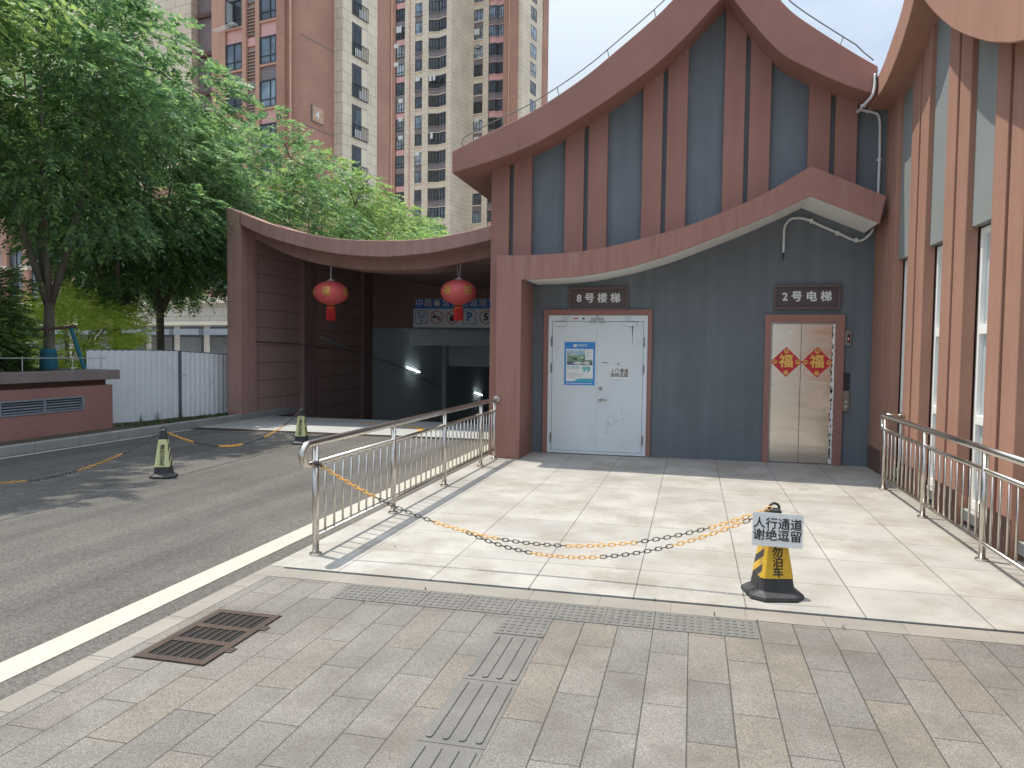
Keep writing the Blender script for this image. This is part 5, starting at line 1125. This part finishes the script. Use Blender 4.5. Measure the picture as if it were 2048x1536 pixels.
for k in range(-12,5):
    z=49.7+3.0*k; alt=(k%2==0)
    m=('curtain','glass','glass','glass_dk')
    window(Bt,'L',-74.15,-72.1,105.1,z+.05,z+1.95,Ob,pane=rr.choice(('curtain','curtain','glass_dk')),mull=(.25,.5,.75),depth=.15)
    b=MB(); b.box(-74.15,-72.1,105.0,105.2,z+2.0,z+2.95); b.build('spandrel','pink' if alt else 'spandrel',Bt,Ob)
    window(Bt,'L',-70.05,-68.63,104.55,z,z+1.9,Ob,pane=rr.choice(m),mull=(.68,),depth=.1)
    b=MB(); b.box(-70.05,-68.63,104.48,104.6,z+1.95,z+2.85); b.build('spandrel','stone' if alt else 'spandrel',Bt,Ob)
    b=MB(); b.box(-70.1,-68.6,104.3,104.6,z-.14,z); b.build('sill_band','stone' if not alt else 'spandrel',Bt,Ob)
    if z<64:
        window(Bt,'L',-62.35,-60.6,110.35,z-.1,z+1.8,Ob,pane=rr.choice(m),mull=(.33,.66),depth=.1)
        b=MB(); b.box(-62.35,-60.6,110.28,110.4,z+1.85,z+2.78); b.build('spandrel','stone' if alt else 'spandrel',Bt,Ob)
        b=MB(); b.box(-62.4,-60.55,110.1,110.4,z-.26,z-.1); b.build('sill_band','stone',Bt,Ob)
    # bays: a side face running back, then a face running forward again
    for (ua,uc,ub,vf,vb,sp_,st) in ((-67.45,-65.95,-64.05,104.45,105.05,'spandrel','stone'),(-59.55,-58.3,-56.75,110.9,111.15,'pink','pink')):
        def wallq(m_,za,zb,off): 
            P=[(ua,vf-off),(uc,vb-off-.0),(ub,vf+.15-off)] if sp_=='spandrel' else [(ua,vf-.45-off),(uc-.2,vf-.45-off),(uc+.2,vf-off),(ub,vf-.15-off)]
            for p,q in zip(P[:-1],P[1:]): m_.add([(p[0],p[1],za),(q[0],q[1],za),(q[0],q[1]+.12,za),(p[0],p[1]+.12,za),(p[0],p[1],zb),(q[0],q[1],zb),(q[0],q[1]+.12,zb),(p[0],p[1]+.12,zb)],[(0,3,2,1),(4,5,6,7),(0,1,5,4),(1,2,6,5),(2,3,7,6),(3,0,4,7)])
            return P
        b=MB(); wallq(b,z+1.95,z+2.9,.0); b.build('bay_spandrel',(st if alt else 'spandrel'),Bt,Ob)
        b=MB(); wallq(b,z-.10,z+.02,.12); b.build('bay_sill',(st if not alt else 'spandrel'),Bt,Ob); b=MB(); wallq(b,z+1.93,z+2.03,.12); b.build('bay_head',(st if not alt else 'spandrel'),Bt,Ob)
        b=MB(); P=wallq(b,z+.02,z+.12,.03); wallq(b,z+1.85,z+1.93,.03); wallq(b,z+.55,z+.60,.03)
        for p,q in zip(P[:-1],P[1:]):
            for f in (.03,.36,.68,.97): x_=p[0]+(q[0]-p[0])*f; y_=p[1]+(q[1]-p[1])*f; b.box(x_-.035,x_+.035,y_-.05,y_+.03,z+.1,z+1.9)
        w_=b.build('bay_window','winframe',Bt,Ob); b=MB(); wallq(b,z+.05,z+1.9,-.02); b.build('pane',rr.choice(('glass_dk','glass_dk','glass')),w_,Ob)
    window(Bt,'R',113.4,115.5,-53.47,z+.2,z+2.2,Ob,pane=rr.choice(m),mull=(.5,),depth=.08) if z<66 else None
for k,(u,z) in enumerate(((-66.9,44.2),(-66.2,44.2),(-61.9,52.8),(-61.4,52.8),(-66.6,35.0),(-73.3,52.9),(-72.8,52.9))):
    b=MB(); b.tube([(u-.5,104.1 if u<-63 else 109.9,z+1.5),(u+.5,104.1 if u<-63 else 109.9,z+1.5)],.02,5); y=104.1 if u<-63 else 109.9
    b.add([(u-.22,y-.02,z+1.48),(u+.22,y-.02,z+1.48),(u+.26,y-.03,z+.5),(u-.2,y-.03,z+.55),(u-.22,y+.02,z+1.48),(u+.22,y+.02,z+1.48),(u+.26,y+.01,z+.5),(u-.2,y+.01,z+.55)],[(0,1,2,3),(7,6,5,4),(0,4,5,1),(1,5,6,2),(2,6,7,3),(3,7,4,0)]); b.build('hung_laundry','acwhite',Bt,Ob)
for k in range(12):
    u=rr.choice((-73.6,-72.7,-69.4,-61.5)); y=104.35 if u<-63 else 110.0; z=34+3.0*rr.randrange(0,8)-.9
    ac_unit(Bt,u-.4,u+.4,y-.25,y+.05,z,Ob)
# hoarding-side shop podium behind the trees
PO=(-46,36,0); Pd=thing('shop_building','low beige stone shop building with brick piers seen under the tree crowns','building',toworld(*PO),TA)
b=MB(); b.box(-70,-38,36,39,0,4.6); b.build('shop_wall','podstone',Pd,PO)
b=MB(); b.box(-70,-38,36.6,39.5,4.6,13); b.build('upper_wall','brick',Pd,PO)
b=MB(); b.box(-70,-38,35.7,36.6,4.45,4.85); b.box(-70,-38,35.85,36.6,3.0,3.25); b.build('cornice','stone',Pd,PO)
for i in range(11):
    u=-69+i*2.85
    window(Pd,'L',u,u+1.7,36.55,5.2,9.2,PO,pane='glass',mull=(.5,),depth=.12)
    b=MB(); b.box(u+2.1,u+2.9,36.2,36.6,4.85,13); b.build('pier','brick',Pd,PO); b=MB(); b.box(u+2.0,u+3.0,36.05,36.65,7.4,7.8); b.build('pier_band','stone',Pd,PO)
    b=MB(); b.box(u+.2,u+2.4,35.93,36.0,.1,2.9); q=b.build('shop_window','winframe',Pd,PO); b=MB(); b.box(u+.3,u+2.3,35.9,35.93,.3,2.2); b.build('pane','glass_dk',q,PO)
    b=MB(); b.box(u+.1,u+2.5,35.5,36.0,2.35,2.75); b.build('fascia_board','louvre',Pd,PO)
